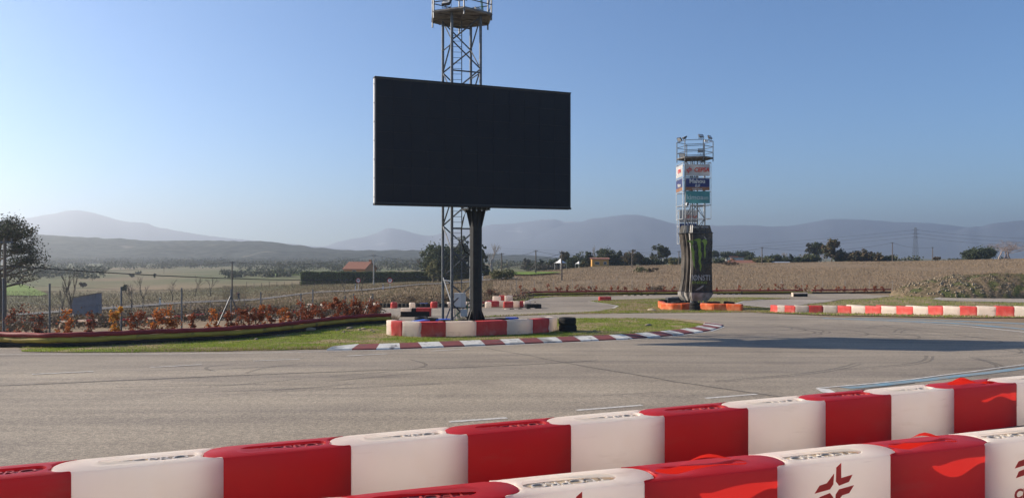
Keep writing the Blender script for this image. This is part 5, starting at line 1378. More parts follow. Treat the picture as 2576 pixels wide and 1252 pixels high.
# ---- copper leaved shrubs along the left barrier
shr = [(34, 776, 836, 'b3', 46), (74, 778, 836, 'b3', 26), (101, 786, 836, 'b3', 34), (161, 776, 837, 'b2', 36), (185, 800, 836, 'b3', 20), (227, 782, 833, 'b3', 26), (258, 800, 832, 'b3', 16), (290, 768, 832, 'b4', 30), (343, 782, 832, 'b1', 38), (322, 800, 830, 'b3', 18), (398, 779, 828, 'b2', 34), (438, 778, 820, 'b2', 38), (418, 798, 826, 'b1', 22),
       (487, 786, 822, 'b1', 26), (462, 790, 820, 'b3', 24), (533, 776, 816, 'b2', 30), (558, 790, 820, 'b1', 22), (581, 786, 820, 'b1', 24), (610, 772, 821, 'b1', 30), (590, 768, 818, 'b1', 26), (628, 776, 818, 'b1', 26), (646, 768, 816, 'b1', 28), (662, 766, 814, 'b2', 20), (684, 766, 812, 'b1', 24), (714, 774, 812, 'b2', 26), (732, 790, 812, 'b1', 20), (756, 756, 808, 'b1', 26),
       (772, 776, 810, 'b1', 22), (787, 770, 806, 'b1', 22), (806, 760, 804, 'b1', 34), (838, 762, 802, 'b1', 22), (849, 740, 798, 'b1', 20), (860, 756, 800, 'b1', 24), (888, 740, 798, 'b1', 30), (903, 760, 797, 'b1', 22), (925, 742, 797, 'b1', 30), (942, 756, 798, 'b1', 26), (875, 770, 800, 'b3', 24)]
mk = {'b1': ['beech1', 'beech3'], 'b2': ['beech2', 'beech1'], 'b3': ['beech3', 'bramble'], 'b4': ['beech4', 'beech2']}
wd = {'b1': 'red brown', 'b2': 'orange', 'b3': 'dark copper', 'b4': 'golden orange'}
bd = [(p.x/p.y*F+CX, p.y) for p in lp]
shr = [q for q in shr if q[0] not in (74, 185, 258, 322, 418, 462, 558, 590)]
shr.sort()
cnts = {}
for i, (x, yt, yb, k, w_) in enumerate(shr):
    d = float(np.interp(x, [b_[0] for b_ in bd], [b_[1] for b_ in bd]))+1.5+.5*math.sin(i*2.3)
    b_ = Q(x, d); H_ = EYE-(yt-HY)/F*d-b_.z; ww = w_/F*d/2; cnts[k] = cnts.get(k, 0)
    lb = '%s %s leaved shrub from the left behind the tube barrier' % (ORD[cnts[k]], wd[k]); cnts[k] += 1
    t = thing('copper_shrub', b_, lb, 'shrub', 'copper shrubs along the fence'); rn = random.Random(i)
    mb = MB(); stem = limb(mb, (0, 0, -.1), (rn.uniform(-.3, .3)*ww, 0, H_*.95), .018, .006, .12, 6, 4); E = []
    for q in range(rn.randint(11, 15)):
        f = rn.uniform(.08, .98); o_ = Vector((rn.uniform(-1, 1)*ww*.8, rn.uniform(-.6, .6)*ww, H_*f)); limb(mb, stem[int(f*5.9)], o_, .008, .003, .1, 2, 3)
        E.append((o_.x, o_.y, o_.z, ww*rn.uniform(.32, .55), ww*.45, ww*rn.uniform(.4, .65), 1))
    mb.build('stem', M['bark'], t)
    P_ = clumps(E, 560, cl=6, spread=.42, hollow=.1); P_ = P_[P_[:, 2] > .02]
    quads(P_, .078, [M[q] for q in mk[k]], 'foliage', t, (RNG.random(len(P_)) < .35).astype(int))
# small shrubs along the far fence
xs_f = [1299, 1369, 1375, 1406, 1431, 1533, 1549, 1560, 1580, 1600, 1616, 1631, 1657, 1768, 1785, 1882, 1911, 1945, 1963, 1973, 2001, 2041, 2058, 2075, 2086, 2108, 2134, 2178, 2254, 2285, 2312, 2363]
xs_f = sorted([1310, 1345, 1378, 1403, 1412, 1425, 1450, 1463, 1471, 1483, 1498, 1538, 1557, 1573, 1602, 1633, 1672, 1694, 1802, 1857, 1912, 1934, 1953, 1967, 2000, 2016, 2029, 2052, 2069, 2110, 2125, 2150, 2175, 2200, 2220])
for i, x in enumerate(xs_f):
    d = 106.5; b_ = Q(x, d); rn = random.Random(i); H_ = rn.uniform(.55, 1.25); t = thing('copper_shrub', b_, '%s small copper shrub from the left along the far fence' % ORD[i], 'shrub', 'small shrubs along the far fence')
    E = [(rn.uniform(-.2, .2), 0, H_*f, rn.uniform(.12, .28), .2, .18, 1) for f in (.35, .65, .9)]
    mb = MB(); limb(mb, (0, 0, -.1), (0, 0, H_), .02, .008); mb.build('stem', M['bark'], t)
    P_ = clumps(E, 70, cl=10, spread=.35, hollow=.1); quads(P_, .13, [M['beech1'], M['beech3']], 'foliage', t, (RNG.random(len(P_)) < .6).astype(int))

# ---- undergrowth and grass (nobody could count it)
def scatter(poly, n, dens=None):
    xs_ = [p[0] for p in poly]; ys_ = [p[1] for p in poly]; out = []
    while len(out) < n:
        x, y_ = random.uniform(min(xs_), max(xs_)), random.uniform(min(ys_), max(ys_))
        if inpoly(x, y_, poly) and (dens is None or dens(x, y_)): out.append((x, y_))
    return out
def blades(name, pts, h, w_, mats, lean=.35, probs=None, off=.04, avoid=None):
    n = len(pts); A = np.array(pts); z = np.array([G(x, y_) for x, y_ in pts])+off
    hh = h*RNG.uniform(.45, 1.3, n); a = RNG.uniform(0, 2*PI, n); ww = w_*RNG.uniform(.6, 1.3, n)
    dx, dy = np.cos(a)*ww/2, np.sin(a)*ww/2; lx, ly = RNG.normal(size=n)*lean*hh, RNG.normal(size=n)*lean*hh
    V = np.stack([np.stack([A[:, 0]-dx, A[:, 1]-dy, z-.03], 1), np.stack([A[:, 0]+dx, A[:, 1]+dy, z-.03], 1), np.stack([A[:, 0]+lx, A[:, 1]+ly, z+hh], 1)], 1).reshape(-1, 3)
    me = bpy.data.meshes.new(name); me.vertices.add(n*3); me.vertices.foreach_set('co', V.ravel()); me.loops.add(n*3); me.loops.foreach_set('vertex_index', np.arange(n*3))
    me.polygons.add(n); me.polygons.foreach_set('loop_start', np.arange(n)*3); me.polygons.foreach_set('loop_total', np.full(n, 3))
    for m_ in mats: me.materials.append(M[m_])
    nv = np.array([noise.noise(Vector((x*.35, y_*.35, 2)))+.5*noise.noise(Vector((x*1.3, y_*1.3, 6))) for x, y_ in pts])
    pr = RNG.random(n); k = (nv*.9+(pr-.5)*.9 > (probs if probs is not None else .1)).astype(np.int32)
    me.polygons.foreach_set('material_index', k); me.update(); me.validate()
    o = bpy.data.objects.new(name, me); COL.objects.link(o); return tag(o, kind='stuff')
g1 = [tuple(p[:2]) for p in G1]; g2 = [tuple(p[:2]) for p in G2]; g3 = [tuple(p[:2]) for p in G3]; g4 = [tuple(p[:2]) for p in G4]
tag(blades('grass', scatter(g1, 60000), .06, .035, ['grassA', 'grassB'], 0.6, .10), 'short green grass with dry patches on the island round the big screen', 'grass')
# rough dry fringe along the kerb
fr = []
edge = px((300, 886), (560, 884.5), (830, 878.5), (1000, 871), (1200, 863.5), (1400, 856), (1600, 846), (1760, 832))
for i in range(len(edge)-1):
    for j in range(1300):
        p = edge[i].lerp(edge[i+1], random.random()); fr.append((p.x+random.gauss(0, .1), p.y+abs(random.gauss(0, .45))))
tag(blades('dry_grass_fringe', fr, .10, .03, ['grassB', 'grassA'], .6, .25), 'straw coloured grass fringe along the kerb', 'grass')
tag(blades('grass', scatter(g2, 34000), .10, .06, ['grassA', 'grassB'], 0.5, -.02), 'patchy green and dry grass on the strip before the can tower', 'grass')
tag(blades('grass', scatter(g3+[], 16000)+scatter(g4, 9000), .12, .08, ['grassA', 'grassB'], .5, .15), 'rough grass beside the far tracks', 'grass')
def fieldpts(n, x0, x1, d0, d1, pw=1.0, dens=None):
    out = []
    while len(out) < n:
        d = d0+(d1-d0)*random.random()**pw; x = (random.uniform(x0, x1)-CX)/F*d
        if dens is None or dens(x, d): out.append((x, d))
    return out
def road_far(x, d):
    # keep the country road clear
    for i in range(len(road_c)-1):
        a, b_ = road_c[i], road_c[i+1]
        ab = (b_-a).to_2d(); t_ = max(0, min(1, (Vector((x, d))-a.to_2d()).dot(ab)/ab.length_squared))
        if (Vector((x, d))-a.to_2d()-ab*t_).length < 3.4: return False
    return True
tag(blades('dry_field_grass', fieldpts(120000, 1225, 2660, 106, 225, 1.1), .22, .07, ['straw', 'strawL'], .3, .12), 'tall dry straw coloured grass covering the sloping field', 'grass')
tag(blades('dry_field_grass', fieldpts(50000, 560, 1240, 84, 200, 1.2, lambda x, d: road_far(x, d) and not (CX+F*x/d < 1000 and d < 92)), .28, .08, ['strawD', 'straw'], .3, .12), 'dry grass on the bank below and above the country road', 'grass')
tag(blades('dry_field_grass', fieldpts(40000, -60, 620, 70, 190, 1.1, road_far), .26, .08, ['strawD', 'bramble'], .3, .05), 'brown dry grass in the left valley', 'grass')
wl = [tuple((p+Vector((0, .5, 0)))[:2]) for p in lp]+[tuple((p+Vector((0, 3.6, 0)))[:2]) for p in reversed(lp)]
tag(blades('dry_grass_strip', scatter(wl, 20000), .34, .018, ['strawL', 'straw'], .5, .25), 'tall dry grass between the tube barrier and the fence', 'grass')
# bramble belt behind the left fence
C_ = []
for i in range(520):
    f = random.random(); x = -60+1010*f; d = float(np.interp(x, [-60, 983], [40, 58]))+random.random()*float(np.interp(x, [-60, 500, 950], [26, 22, 10])); b_ = Q(x, d)
    r_ = random.uniform(.4, 1.0); hgt = random.uniform(.35, .9)
    C_.append(np.array([b_.x, b_.y, b_.z+hgt*.45])+RNG.normal(size=(50, 3))*np.array([r_*.55, r_*.55, hgt*.33]))
C_ = np.concatenate(C_)
tag(quads(C_, .13, [M['bramble'], M['leaf_brown'], M['beech3']], 'undergrowth', None, RNG.choice([0, 1, 2], len(C_), p=[.62, .36, .02])), 'dark tangled bramble undergrowth behind the left fence', 'undergrowth', kind='stuff')
C_ = []
for i in range(150):
    x = random.uniform(930, 1330); d = random.uniform(81, 98); b_ = Q(x, d); r_ = random.uniform(.4, .9)
    C_.append(np.array([b_.x, b_.y, b_.z+.35])+RNG.normal(size=(46, 3))*np.array([r_*.6, r_*.6, .28]))
C_ = np.concatenate(C_)
tag(quads(C_, .13, [M['bramble'], M['straw'], M['leaf_brown']], 'undergrowth', None, RNG.choice([0, 1, 2], len(C_), p=[.4, .4, .2])), 'brown brambles on the bank behind the wrapped stacks', 'undergrowth', kind='stuff')
# far scrub in the valley, reading as dark belts
def scrub_belt(name, label, specs, ls=1.0):
    C_ = []
    for (x0, x1, d0, d1, n, r0, r1) in specs:
        for i in range(n):
            x = random.uniform(x0, x1); d = random.uniform(d0, d1); b_ = Q(x, d); r_ = random.uniform(r0, r1)
            C_.append(np.array([b_.x, b_.y, b_.z+r_*.5])+np.clip(RNG.normal(size=(60, 3)), -1.7, 1.7)*np.array([r_*.5, r_*.5, r_*.25]))
    C_ = np.concatenate(C_)
    return tag(quads(C_, ls, [M['scrub'], M['leaf_gray']], name, None, RNG.choice([0, 1], len(C_), p=[.75, .25])), label, 'scrub', kind='stuff')
scrub_belt('far_scrub', 'dark scrub belts dotted over the distant left valley', [(100, 620, 560, 760, 80, 3, 6), (420, 590, 700, 760, 60, 4, 7), (100, 900, 900, 1250, 300, 4, 9), (600, 1080, 420, 800, 150, 3, 6), (-60, 260, 300, 500, 60, 2.5, 5), (560, 760, 300, 400, 30, 1.5, 3)], .9)
scrub_belt('far_scrub', 'dark scrub belts beyond the dry field crest', [(1240, 1500, 420, 700, 110, 3, 6), (1780, 2050, 340, 420, 90, 2, 4), (1720, 2020, 400, 700, 110, 3, 6), (2200, 2700, 330, 500, 30, 2, 3.5), (2130, 2260, 262, 300, 18, 1.5, 2.5)], .7)
scrub_belt('hill_woods', 'low woodland scattered over the nearer hills', [(60, 1100, 900, 960, 260, 4, 8)], 1.1)
sp_ = [Q(x, d) for x, d in ((1370, 244), (1400, 246), (1430, 245), (1460, 246))]
C_ = np.concatenate([np.array([p.x+random.uniform(-4, 4), p.y, p.z+.8])+RNG.normal(size=(160, 3))*np.array([1.8, .8, .5]) for p in sp_ for _ in range(3)])
tag(quads(C_, .35, M['leaf_gray'], 'low_hedge', None), 'low greyish hedge in front of the conifer row', 'hedge')

# ---- rocky mound at the right
def mound_z(x, y_):
    cxm = (2520-CX)/F*98; e = ((x-cxm)/13.5)**2+((y_-99)/6.5)**2
    if e >= 1: return -.3
    return 2.75*(1-e)**.65*(1+.08*noise.noise(Vector((x*.5, y_*.5, 0))))+.16*noise.noise(Vector((x*1.5, y_*1.5, 2)))+.16*noise.noise(Vector((x*4, y_*4, 2)))
mb = MB(); cxm = (2520-CX)/F*98; nx_, ny_ = 110, 60
for j in range(ny_+1):
    for i in range(nx_+1):
        x = cxm-14+28*i/nx_; y_ = 92+14*j/ny_; mb.v.append((x, y_, G(x, y_)+mound_z(x, y_)))
for j in range(ny_):
    for i in range(nx_): o_ = j*(nx_+1)+i; mb.f.append((o_, o_+1, o_+nx_+2, o_+nx_+1)); mb.m.append(0)
M['mound'] = mat('earth_mound', (.20, .15, .10), .95, (.10, .085, .05), 1.1, 8, c3=(.085, .095, .040), s3=.55, t3=(.50, .60), bump=.1, bscale=5, spec=.1)
tag(mb.build('earth_mound', M['mound'], smooth=50), kind='structure')
mb = MB(); rn = random.Random(3)
for i in range(520):
    x = cxm+rn.uniform(-13.5, -2)*rn.uniform(.55, 1); y_ = rn.uniform(92.5, 101); mz = mound_z(x, y_)
    if mz < -.1: continue
    s_ = rn.uniform(.04, .15)*(1.1 if x < cxm-5 else .7); c = Vector((x, y_, G(x, y_)+mz+s_*.2)); vs = []
    for a in range(6):
        vs.append(c+Vector(((1 if a < 3 else -1)*s_*rn.uniform(.4, 1), rn.uniform(-1, 1)*s_, rn.uniform(-.5, .7)*s_)))
    vs = [c+Vector((-s_, -s_*.7, -s_*.4)), c+Vector((s_*rn.uniform(.6, 1.2), -s_*.8, -s_*.4)), c+Vector((s_, s_, -s_*.4)), c+Vector((-s_, s_*.8, -s_*.4)), c+Vector((-s_*.5, -s_*.4, s_*rn.uniform(.3, .7))), c+Vector((s_*.6, -s_*.3, s_*rn.uniform(.3, .8))), c+Vector((s_*.4, s_*.5, s_*.5)), c+Vector((-s_*.5, s_*.4, s_*.5))]
    mb.add(vs, [(3, 2, 1, 0), (4, 5, 6, 7), (0, 1, 5, 4), (1, 2, 6, 5), (2, 3, 7, 6), (3, 0, 4, 7)], 0)
tag(mb.build('rubble', M['stone']), 'pale stones and rubble scattered on the earth mound', 'rubble', kind='stuff')
mp = []
while len(mp) < 9000:
    x = cxm+random.uniform(-13, 14); y_ = random.uniform(92.5, 104)
    if mound_z(x, y_) > .1: mp.append((x, y_))
o = blades('mound_weeds', mp, .10, .07, ['weedB', 'weedA'], .5, .3)
me = o.data; co_ = np.empty(len(me.vertices)*3); me.vertices.foreach_get('co', co_); co_ = co_.reshape(-1, 3); add_ = np.repeat(np.array([mound_z(x, y_) for x, y_ in mp]), 3); co_[:, 2] += add_; me.vertices.foreach_set('co', co_.ravel()); me.update()
tag(o, 'weeds growing over the earth mound', 'weeds')
# stones on the island grass
mbp = MB(); mbp.lathe([(0, 0), (.09, 0), (.12, .03), (.10, .08), (.04, .11), (0, .115)], n=7, wob=.2); st_ = mbp.build('stone', M['stone'], smooth=60); sme = st_.data; bpy.data.objects.remove(st_)
for i, (x, y_, s_) in enumerate([(778, 834, 2.0), (880, 829, 1.2), (904, 832, .8), (915, 830, .9), (848, 833, .7), (865, 838, .7), (934, 834, .7), (940, 837, .6), (645, 856, .8), (700, 846, .6), (1630, 821, 1.3), (1560, 812, .6), (1520, 830, .5), (1496, 834, .6), (1600, 806, .6), (1640, 783.5, 2.6)]):
    o = bpy.data.objects.new('stone', sme); COL.objects.link(o); p = P(x, y_, .04); o.location = p; o.scale = (s_*1.5, s_, s_*.9); o.rotation_euler = (0, 0, i)
    tag(o, 'small pale stone on the short grass, %s from the left of the loose stones' % ORD[sorted([778, 880, 904, 915, 848, 865, 934, 940, 645, 700, 1630, 1560, 1520, 1496, 1600, 1640]).index(x)], 'stone', 'loose stones on the grass')

# ------------------------------------------------------------------ fences
def post_fence(label, posts, wires, braces=(), r_=.035, mname='steel_light', wr=.006, name='wire_fence', group=None):
    t = thing(name, posts[0][0], label, 'fence', group); o_ = Vector(posts[0][0])
    for b_, tp in posts:
        MB().tube(b_-o_, tp-o_, r_, n=6).build('post', M[mname], t)
    for b_, tp in braces: MB().tube(b_-o_, tp-o_, r_*.8, n=6).build('brace', M[mname], t)
    mb = MB()
    for i in range(len(posts)-1):
        for w_ in wires:
            a, b_ = posts[i][0].lerp(posts[i][1], w_)-o_, posts[i+1][0].lerp(posts[i+1][1], w_)-o_
            mb.tube(a, b_, wr, n=3, caps=False)
    mb.build('wires', M[mname], t); return t
fp = [(8, 700, 842), (125, 713, 838), (305, 721, 832), (457, 724, 818), (581, 727, 812), (656, 734, 810), (757, 738, 806), (787, 728, 806), (868, 744, 800), (890, 738, 798), (938, 738, 796)]
P_ = []
for x, yt, yb in fp:
    d = float(np.interp(x, [b_[0] for b_ in bd], [b_[1] for b_ in bd]))+2.6; b_ = Q(x, d); P_.append((b_, Vector((b_.x, b_.y, EYE-(yt-HY)/F*d))))
def at_(x, y_, dd=2.6):
    d = float(np.interp(x, [b_[0] for b_ in bd], [b_[1] for b_ in bd]))+dd; return V3(x, y_, d)
post_fence('tall steel post and wire fence behind the copper shrubs', P_, (.35, .65, .95), [(at_(546, 822), at_(580, 745)), (at_(608, 812), at_(582, 745)), (at_(912, 802), at_(934, 745))], r_=.04, mname='steel')
# valley fence with top rail
vf = [(20, 778), (60, 776), (103, 774), (150, 771), (178, 769), (212, 769), (250, 766), (285, 766), (330, 763), (360, 761), (400, 760), (440, 758), (480, 756), (530, 755), (570, 752), (615, 751), (660, 750)]
P_ = []
for i, (x, yt) in enumerate(vf):
    d = 62+i*1.6; b_ = Q(x, d); P_.append((b_, Vector((b_.x, b_.y, EYE-(yt-HY)/F*d))))
post_fence('grey chain link fence running along the country road', P_, (.15, .5, .98), [], r_=.025, wr=.010, mname='steel')
P_ = []
for x in (1285, 1300, 1315, 1344.6, 1392, 1440, 1487, 1538, 1590, 1640, 1692, 1800, 1856, 1912, 1967, 2020, 2070, 2126, 2187, 2245):
    b_ = Q(x, 108); P_.append((b_, b_+Vector((0, 0, 1.75))))
br = []
for x in (1487, 1967):
    tp = Q(x, 108)+Vector((0, 0, 1.6)); br += [(Q(x-16, 108), tp), (Q(x+16, 108), tp), (Q(x, 107), tp)]
b_ = Q(1299, 100); br.append((b_, b_+Vector((0, 0, 1.9))))
post_fence('wire fence with thin posts along the foot of the dry field', P_, (.5, .95), br, r_=.03, mname='bark_pale', wr=.005)
# field fences of the valley
for k, (x0, x1, y_, n_, lb) in enumerate(((600, 760, 693, 22, 'rough wooden post fence in the green field left of the hedge'), (620, 830, 722, 12, 'sparse post fence below the brown field'))):
    P_ = [];
    for i in range(n_):
        b_ = P(x0+(x1-x0)*i/(n_-1), y_+(2*math.sin(i))*.5); P_.append((b_, b_+Vector((0, 0, random.uniform(1.1, 1.5)))))
    post_fence(lb, P_, (.5, .9), [], r_=.05, mname='wood', wr=.012, name='field_fence')

# ------------------------------------------------------------------ utility poles and wires
poles = {}
for (nm, x, yt, yb, d, m_, lb) in [
 ('a', 12, 598, 0, 44, 'wood', 'wooden utility pole at the left edge beside the large tree'),
 ('b', 584, 657, 748, None, 'wood', 'wooden utility pole beside the walker on the country road'),
 ('c', 940, 640, 709, 172, 'concrete', 'grey utility pole rising above the hedge left of the big screen pole'),
 ('d', 1262, 636, 692, None, 'wood', 'wooden utility pole behind the olive bush'),
 ('e', 1348, 629, 690, None, 'wood', 'wooden utility pole near the bright green strip'),
 ('f', 1413, 631, 705, None, 'wood', 'nearest wooden utility pole standing in the dry field'),
 ('g', 1511-20, 636, 0, 236, 'wood', 'utility pole in front of the ochre house'),
 ('h', 1590, 628, 672, None, 'wood', 'tall wooden utility pole at the right of the conifer row'),
 ('i', 1708, 631, 661, 225, 'wood', 'utility pole just left of the can tower'),
 ('j', 1917, 621, 0, 215, 'wood', 'concrete utility pole alone on the field right of the can tower'),
 ('k', 2245, 609, 0, 235, 'wood', 'tall utility pole on the crest right of the bronze oak'),
 ('l', 2346, 621, 0, 262, 'wood', 'short utility pole right of the steel pylon'),
 ('m', 2182-40, 637, 0, 262, 'concrete', 'small pale pole between the gum trees and the oak')]:
    b_ = P(x, yb) if d is None else Q(x, d)
    tz = EYE-(yt-HY)/F*b_.y
    t = thing('utility_pole', b_, lb, 'utility pole', 'utility poles')
    r_ = .13 if nm != 'a' else .085
    MB().tube((0, 0, -.3), (0, 0, tz-b_.z), r_*1.25, r_*.85, n=8).build('pole', M[m_], t)
    mb = MB(); mb.box((0, 0, tz-b_.z-.25), (.9, .1, .1)); mb.tube((-.4, 0, tz-b_.z-.2), (-.4, 0, tz-b_.z-.05), .035, n=6); mb.tube((.4, 0, tz-b_.z-.2), (.4, 0, tz-b_.z-.05), .035, n=6)
    mb.build('crossarm', M['steel'], t); poles[nm] = Vector((b_.x, b_.y, tz-.15))
def wire(a, b_, sag, r_, label, n=18):
    a, b_ = Vector(a), Vector(b_); pts = [a.lerp(b_, i/n)-Vector((0, 0, sag*4*(i/n)*(1-i/n)))-a for i in range(n+1)]
    o = MB().path(pts, r_, 4).build('overhead_wire', M['wire']); o.location = a; return tag(o, label, 'wire', 'overhead wires')
wire(poles['a']+Vector((0, 0, -1.45)), poles['f']+Vector((0, 0, -.3)), 2.4, .03, 'thick black cable crossing from the left pole over the hedge to the field pole')
wire(poles['a']+Vector((-12, -2, -1.2)), poles['a']+Vector((0, 0, -1.45)), .3, .03, 'thick black cable left of the edge pole')
wire(poles['b'], poles['c'], 1.1, .025, 'wire between the pole by the walker and the pole over the hedge')
wire(poles['c'], poles['d'], 1.6, .025, 'wire from the hedge pole towards the olive bush pole')
wire(poles['b']+Vector((-60, -10, -1.0)), poles['b'], 1.4, .02, 'wire sagging left of the pole by the walker')
wire(poles['d'], poles['e'], .7, .025, 'wire between the olive bush pole and the green strip pole')
wire(poles['e'], poles['g'], .9, .025, 'wire from the green strip pole to the ochre house pole')
wire(poles['g'], poles['h'], .8, .025, 'wire between the ochre house pole and the tall pole')
wire(poles['h'], poles['i'], .9, .025, 'wire from the tall pole to the pole left of the can tower')
wire(poles['i'], poles['j'], 1.3, .025, 'wire passing behind the can tower')
wire(poles['f'], poles['h']+Vector((0, 0, -1.2)), 1.2, .02, 'lower wire between the field pole and the tall pole')
wire(poles['j'], poles['k'], 1.6, .025, 'wire from the lone pole to the crest pole')
wire(poles['k'], poles['l'], .8, .025, 'wire between the crest pole and the short pole')
# high-voltage pylon and lines
def pylon(x, ytop, d, label, w_=2.2, name='pylon', arms=True):
    b_ = Q(x, d); H_ = EYE-(ytop-HY)/F*d-b_.z; t = thing(name, b_, label, 'pylon'); mb = MB()
    def ww(z): return w_*(1-.78*z/H_)+.25
    n_ = 14
    for i in range(n_):
        z0, z1 = H_*i/n_, H_*(i+1)/n_; a, c = ww(z0)/2, ww(z1)/2; q = [(-1, -1), (1, -1), (1, 1), (-1, 1)]
        for k in range(4):
            s0, s1 = q[k], q[(k+1) % 4]
            mb.tube((s0[0]*a, s0[1]*a, z0), (s0[0]*c, s0[1]*c, z1), .05, n=4, caps=False); mb.tube((s0[0]*a, s0[1]*a, z0), (s1[0]*c, s1[1]*c, z1), .05, n=3, caps=False); mb.tube((s1[0]*a, s1[1]*a, z0), (s0[0]*c, s0[1]*c, z1), .05, n=3, caps=False)
    mb.build('mast', M['steel'], t)
    if arms:
        for k, f in enumerate((.72, .82, .92)):
            mb = MB(); mb.tube((-2.4, 0, H_*f), (0, 0, H_*f+.5), .06, n=4); mb.tube((2.4, 0, H_*f), (0, 0, H_*f+.5), .06, n=4); mb.tube((-2.4, 0, H_*f), (2.4, 0, H_*f), .07, n=4); mb.build('crossarm', M['steel'], t)
    return Vector((b_.x, b_.y, b_.z+H_)), H_
pa, Ha = pylon(2303, 572, 480, 'steel lattice high voltage pylon beyond the dry field', 2.8)
pb_, Hb = pylon(1152, 613, 900, 'small distant pylon seen between the tower legs', 3.5)
pm, Hm = pylon(749, 636, 1150, 'distant red and white lattice mast in front of the hills', 3.0, 'radio_mast', False)
for k, f in enumerate((.72, .82, .92)):
    z = -Ha*(1-f)
    wire(pa+Vector((-2.4, 0, z)), pb_+Vector((2.4, 0, -Hb*(1-f))), 9, .05, 'long high voltage line from the pylon to the small distant pylon, %s strand' % ('bottom', 'middle', 'top')[k], 40)
    wire(pb_+Vector((-2.4, 0, -Hb*(1-f))), Vector((-520, 1100, 6+k*4)), 8, .05, 'high voltage line left of the small distant pylon, %s strand' % ('bottom', 'middle', 'top')[k], 30)
    wire(pa+Vector((2.4, 0, z)), Vector((420, 470, 12+k*2.5)), 5, .05, 'high voltage line right of the steel pylon, %s strand' % ('bottom', 'middle', 'top')[k], 20)

# ------------------------------------------------------------------ buildings
def gable(name, label, x, y_, z, w_, dp, h, rh, wallm, roofm, rz=0, chimney=None, wins=(), over=.35, cat='house'):
    t = thing(name, (x, y_, z), label, cat, None, rz)
    mb = MB(); mb.box((0, 0, h/2-.5), (w_, dp, h+1)); 
    mb.add([(-w_/2, -dp/2, h), (-w_/2, dp/2, h), (-w_/2, 0, h+rh-.08), (w_/2, -dp/2, h), (w_/2, dp/2, h), (w_/2, 0, h+rh-.08)], [(0, 2, 1), (3, 4, 5)]); mb.build('wall', M[wallm], t)
    mb = MB(); W2, D2 = w_/2+over, dp/2+over; dz = rh*over/(dp/2)
    for s_ in (-1, 1):
        a = [(-W2, s_*D2, h-dz+.03), (W2, s_*D2, h-dz+.03), (W2, 0, h+rh+.03), (-W2, 0, h+rh+.03)]; vs = a+[(p[0], p[1], p[2]+.16) for p in a]
        mb.add(vs, [(0, 1, 2, 3), (7, 6, 5, 4), (0, 4, 5, 1), (1, 5, 6, 2), (2, 6, 7, 3), (3, 7, 4, 0)])
    rf = mb.build('roof', M[roofm], t)
    if chimney: MB().box((chimney, .5, h+rh+.1), (.7, .7, 1.4)).build('chimney', M[wallm], rf)
    for (wx, wz, ww, wh) in wins:
        f_ = MB().box((wx, -dp/2-.02, wz), (ww+.16, .08, wh+.16)).build('window', M['pale_wall'], t); MB().box((wx, -dp/2-.065, wz), (ww, .02, wh)).build('pane', M['dark_glass'], f_)
    return t
q = Q(906, 226); sc = 226/F
gable('house', 'orange house with a terracotta roof and chimney above the hedge', q.x, q.y, q.z, 6.6, 8.0, EYE-(676-HY)*sc-q.z, 1.9, 'orange_wall', 'clay', R(-14), 3.0, [(0, 2.6, 1, 1.1)])
q = Q(1508, 233); gable('house', 'ochre yellow house under the large cedar', q.x, q.y, q.z, 5.0, 5, EYE-(652-HY)/F*233-q.z, .35, 'ochre', 'clay', 0, None, [(-1.0, .95, 1.2, .7), (1.4, .95, .7, .7)])
q = Q(1497-14, 238); gable('shed', 'smaller ochre outbuilding left of the ochre house', q.x, q.y, q.z, 4, 4, 1.5, .3, 'ochre', 'clay', cat='shed')
q = Q(1540+18, 244); gable('shed', 'pale long outbuilding right of the ochre house', q.x, q.y, q.z, 9, 4, 1.2, .3, 'pale_wall', 'grey_roof', cat='shed')
q = Q(1866, 250); z_ = EYE-(668-HY)/F*250; gable('house', 'low house with a large red tiled roof behind the dry field', q.x+.3, q.y, z_-2.4, 8.6, 9, 2.4, 1.6, 'orange_wall', 'clay', R(-6), -3.3)
q = Q(1947, 250); z_ = EYE-(668.5-HY)/F*250; gable('warehouse', 'low building with a grey metal roof behind the dry field', q.x, q.y, z_-2.4, 9.4, 9, 2.5, 1.1, 'pale_wall', 'grey_roof', R(4), cat='building')
q = Q(1878-30, 330); gable('house', 'tiny far house with a red roof between the umbrella pines', q.x, q.y, EYE-(655-HY)/F*330-2, 6, 5, 3.4, 1.0, 'pale_wall', 'clay', R(10))
q = Q(1635, 246); gable('shed', 'flat roofed white shed right of the tallest utility pole', q.x, q.y, EYE-(660-HY)/F*246-1.6, 4.4, 3, 1.9, .2, 'pale_wall', 'clay', cat='shed')
q = Q(210, 98); t = thing('shed', q, 'pale blue grey shed wall among bare trees in the left valley', 'shed', None, R(12))
zt_ = EYE-(742-HY)/F*98-q.z; mb = MB(); mb.add([(-1.55, 0, -.3), (1.45, 0, -.3), (1.45, 0, zt_+.15), (-1.2, 0, zt_-.35), (-1.55, 2.4, -.3), (1.45, 2.4, -.3), (1.45, 2.4, zt_+.15), (-1.2, 2.4, zt_-.35)], [(0, 1, 2, 3), (7, 6, 5, 4), (3, 2, 6, 7), (1, 5, 6, 2), (0, 3, 7, 4)]); mb.build('wall', M['shed_wall'], t)
mb = MB(); mb.add([(-1.35, -.15, zt_-.33), (1.6, -.15, zt_+.19), (1.6, 2.6, zt_+.19), (-1.35, 2.6, zt_-.33)]+[(-1.35, -.15, zt_-.26), (1.6, -.15, zt_+.26), (1.6, 2.6, zt_+.26), (-1.35, 2.6, zt_-.26)], [(3, 2, 1, 0), (4, 5, 6, 7), (0, 1, 5, 4), (1, 2, 6, 5), (2, 3, 7, 6), (3, 0, 4, 7)]); mb.build('roof', M['wood'], t)
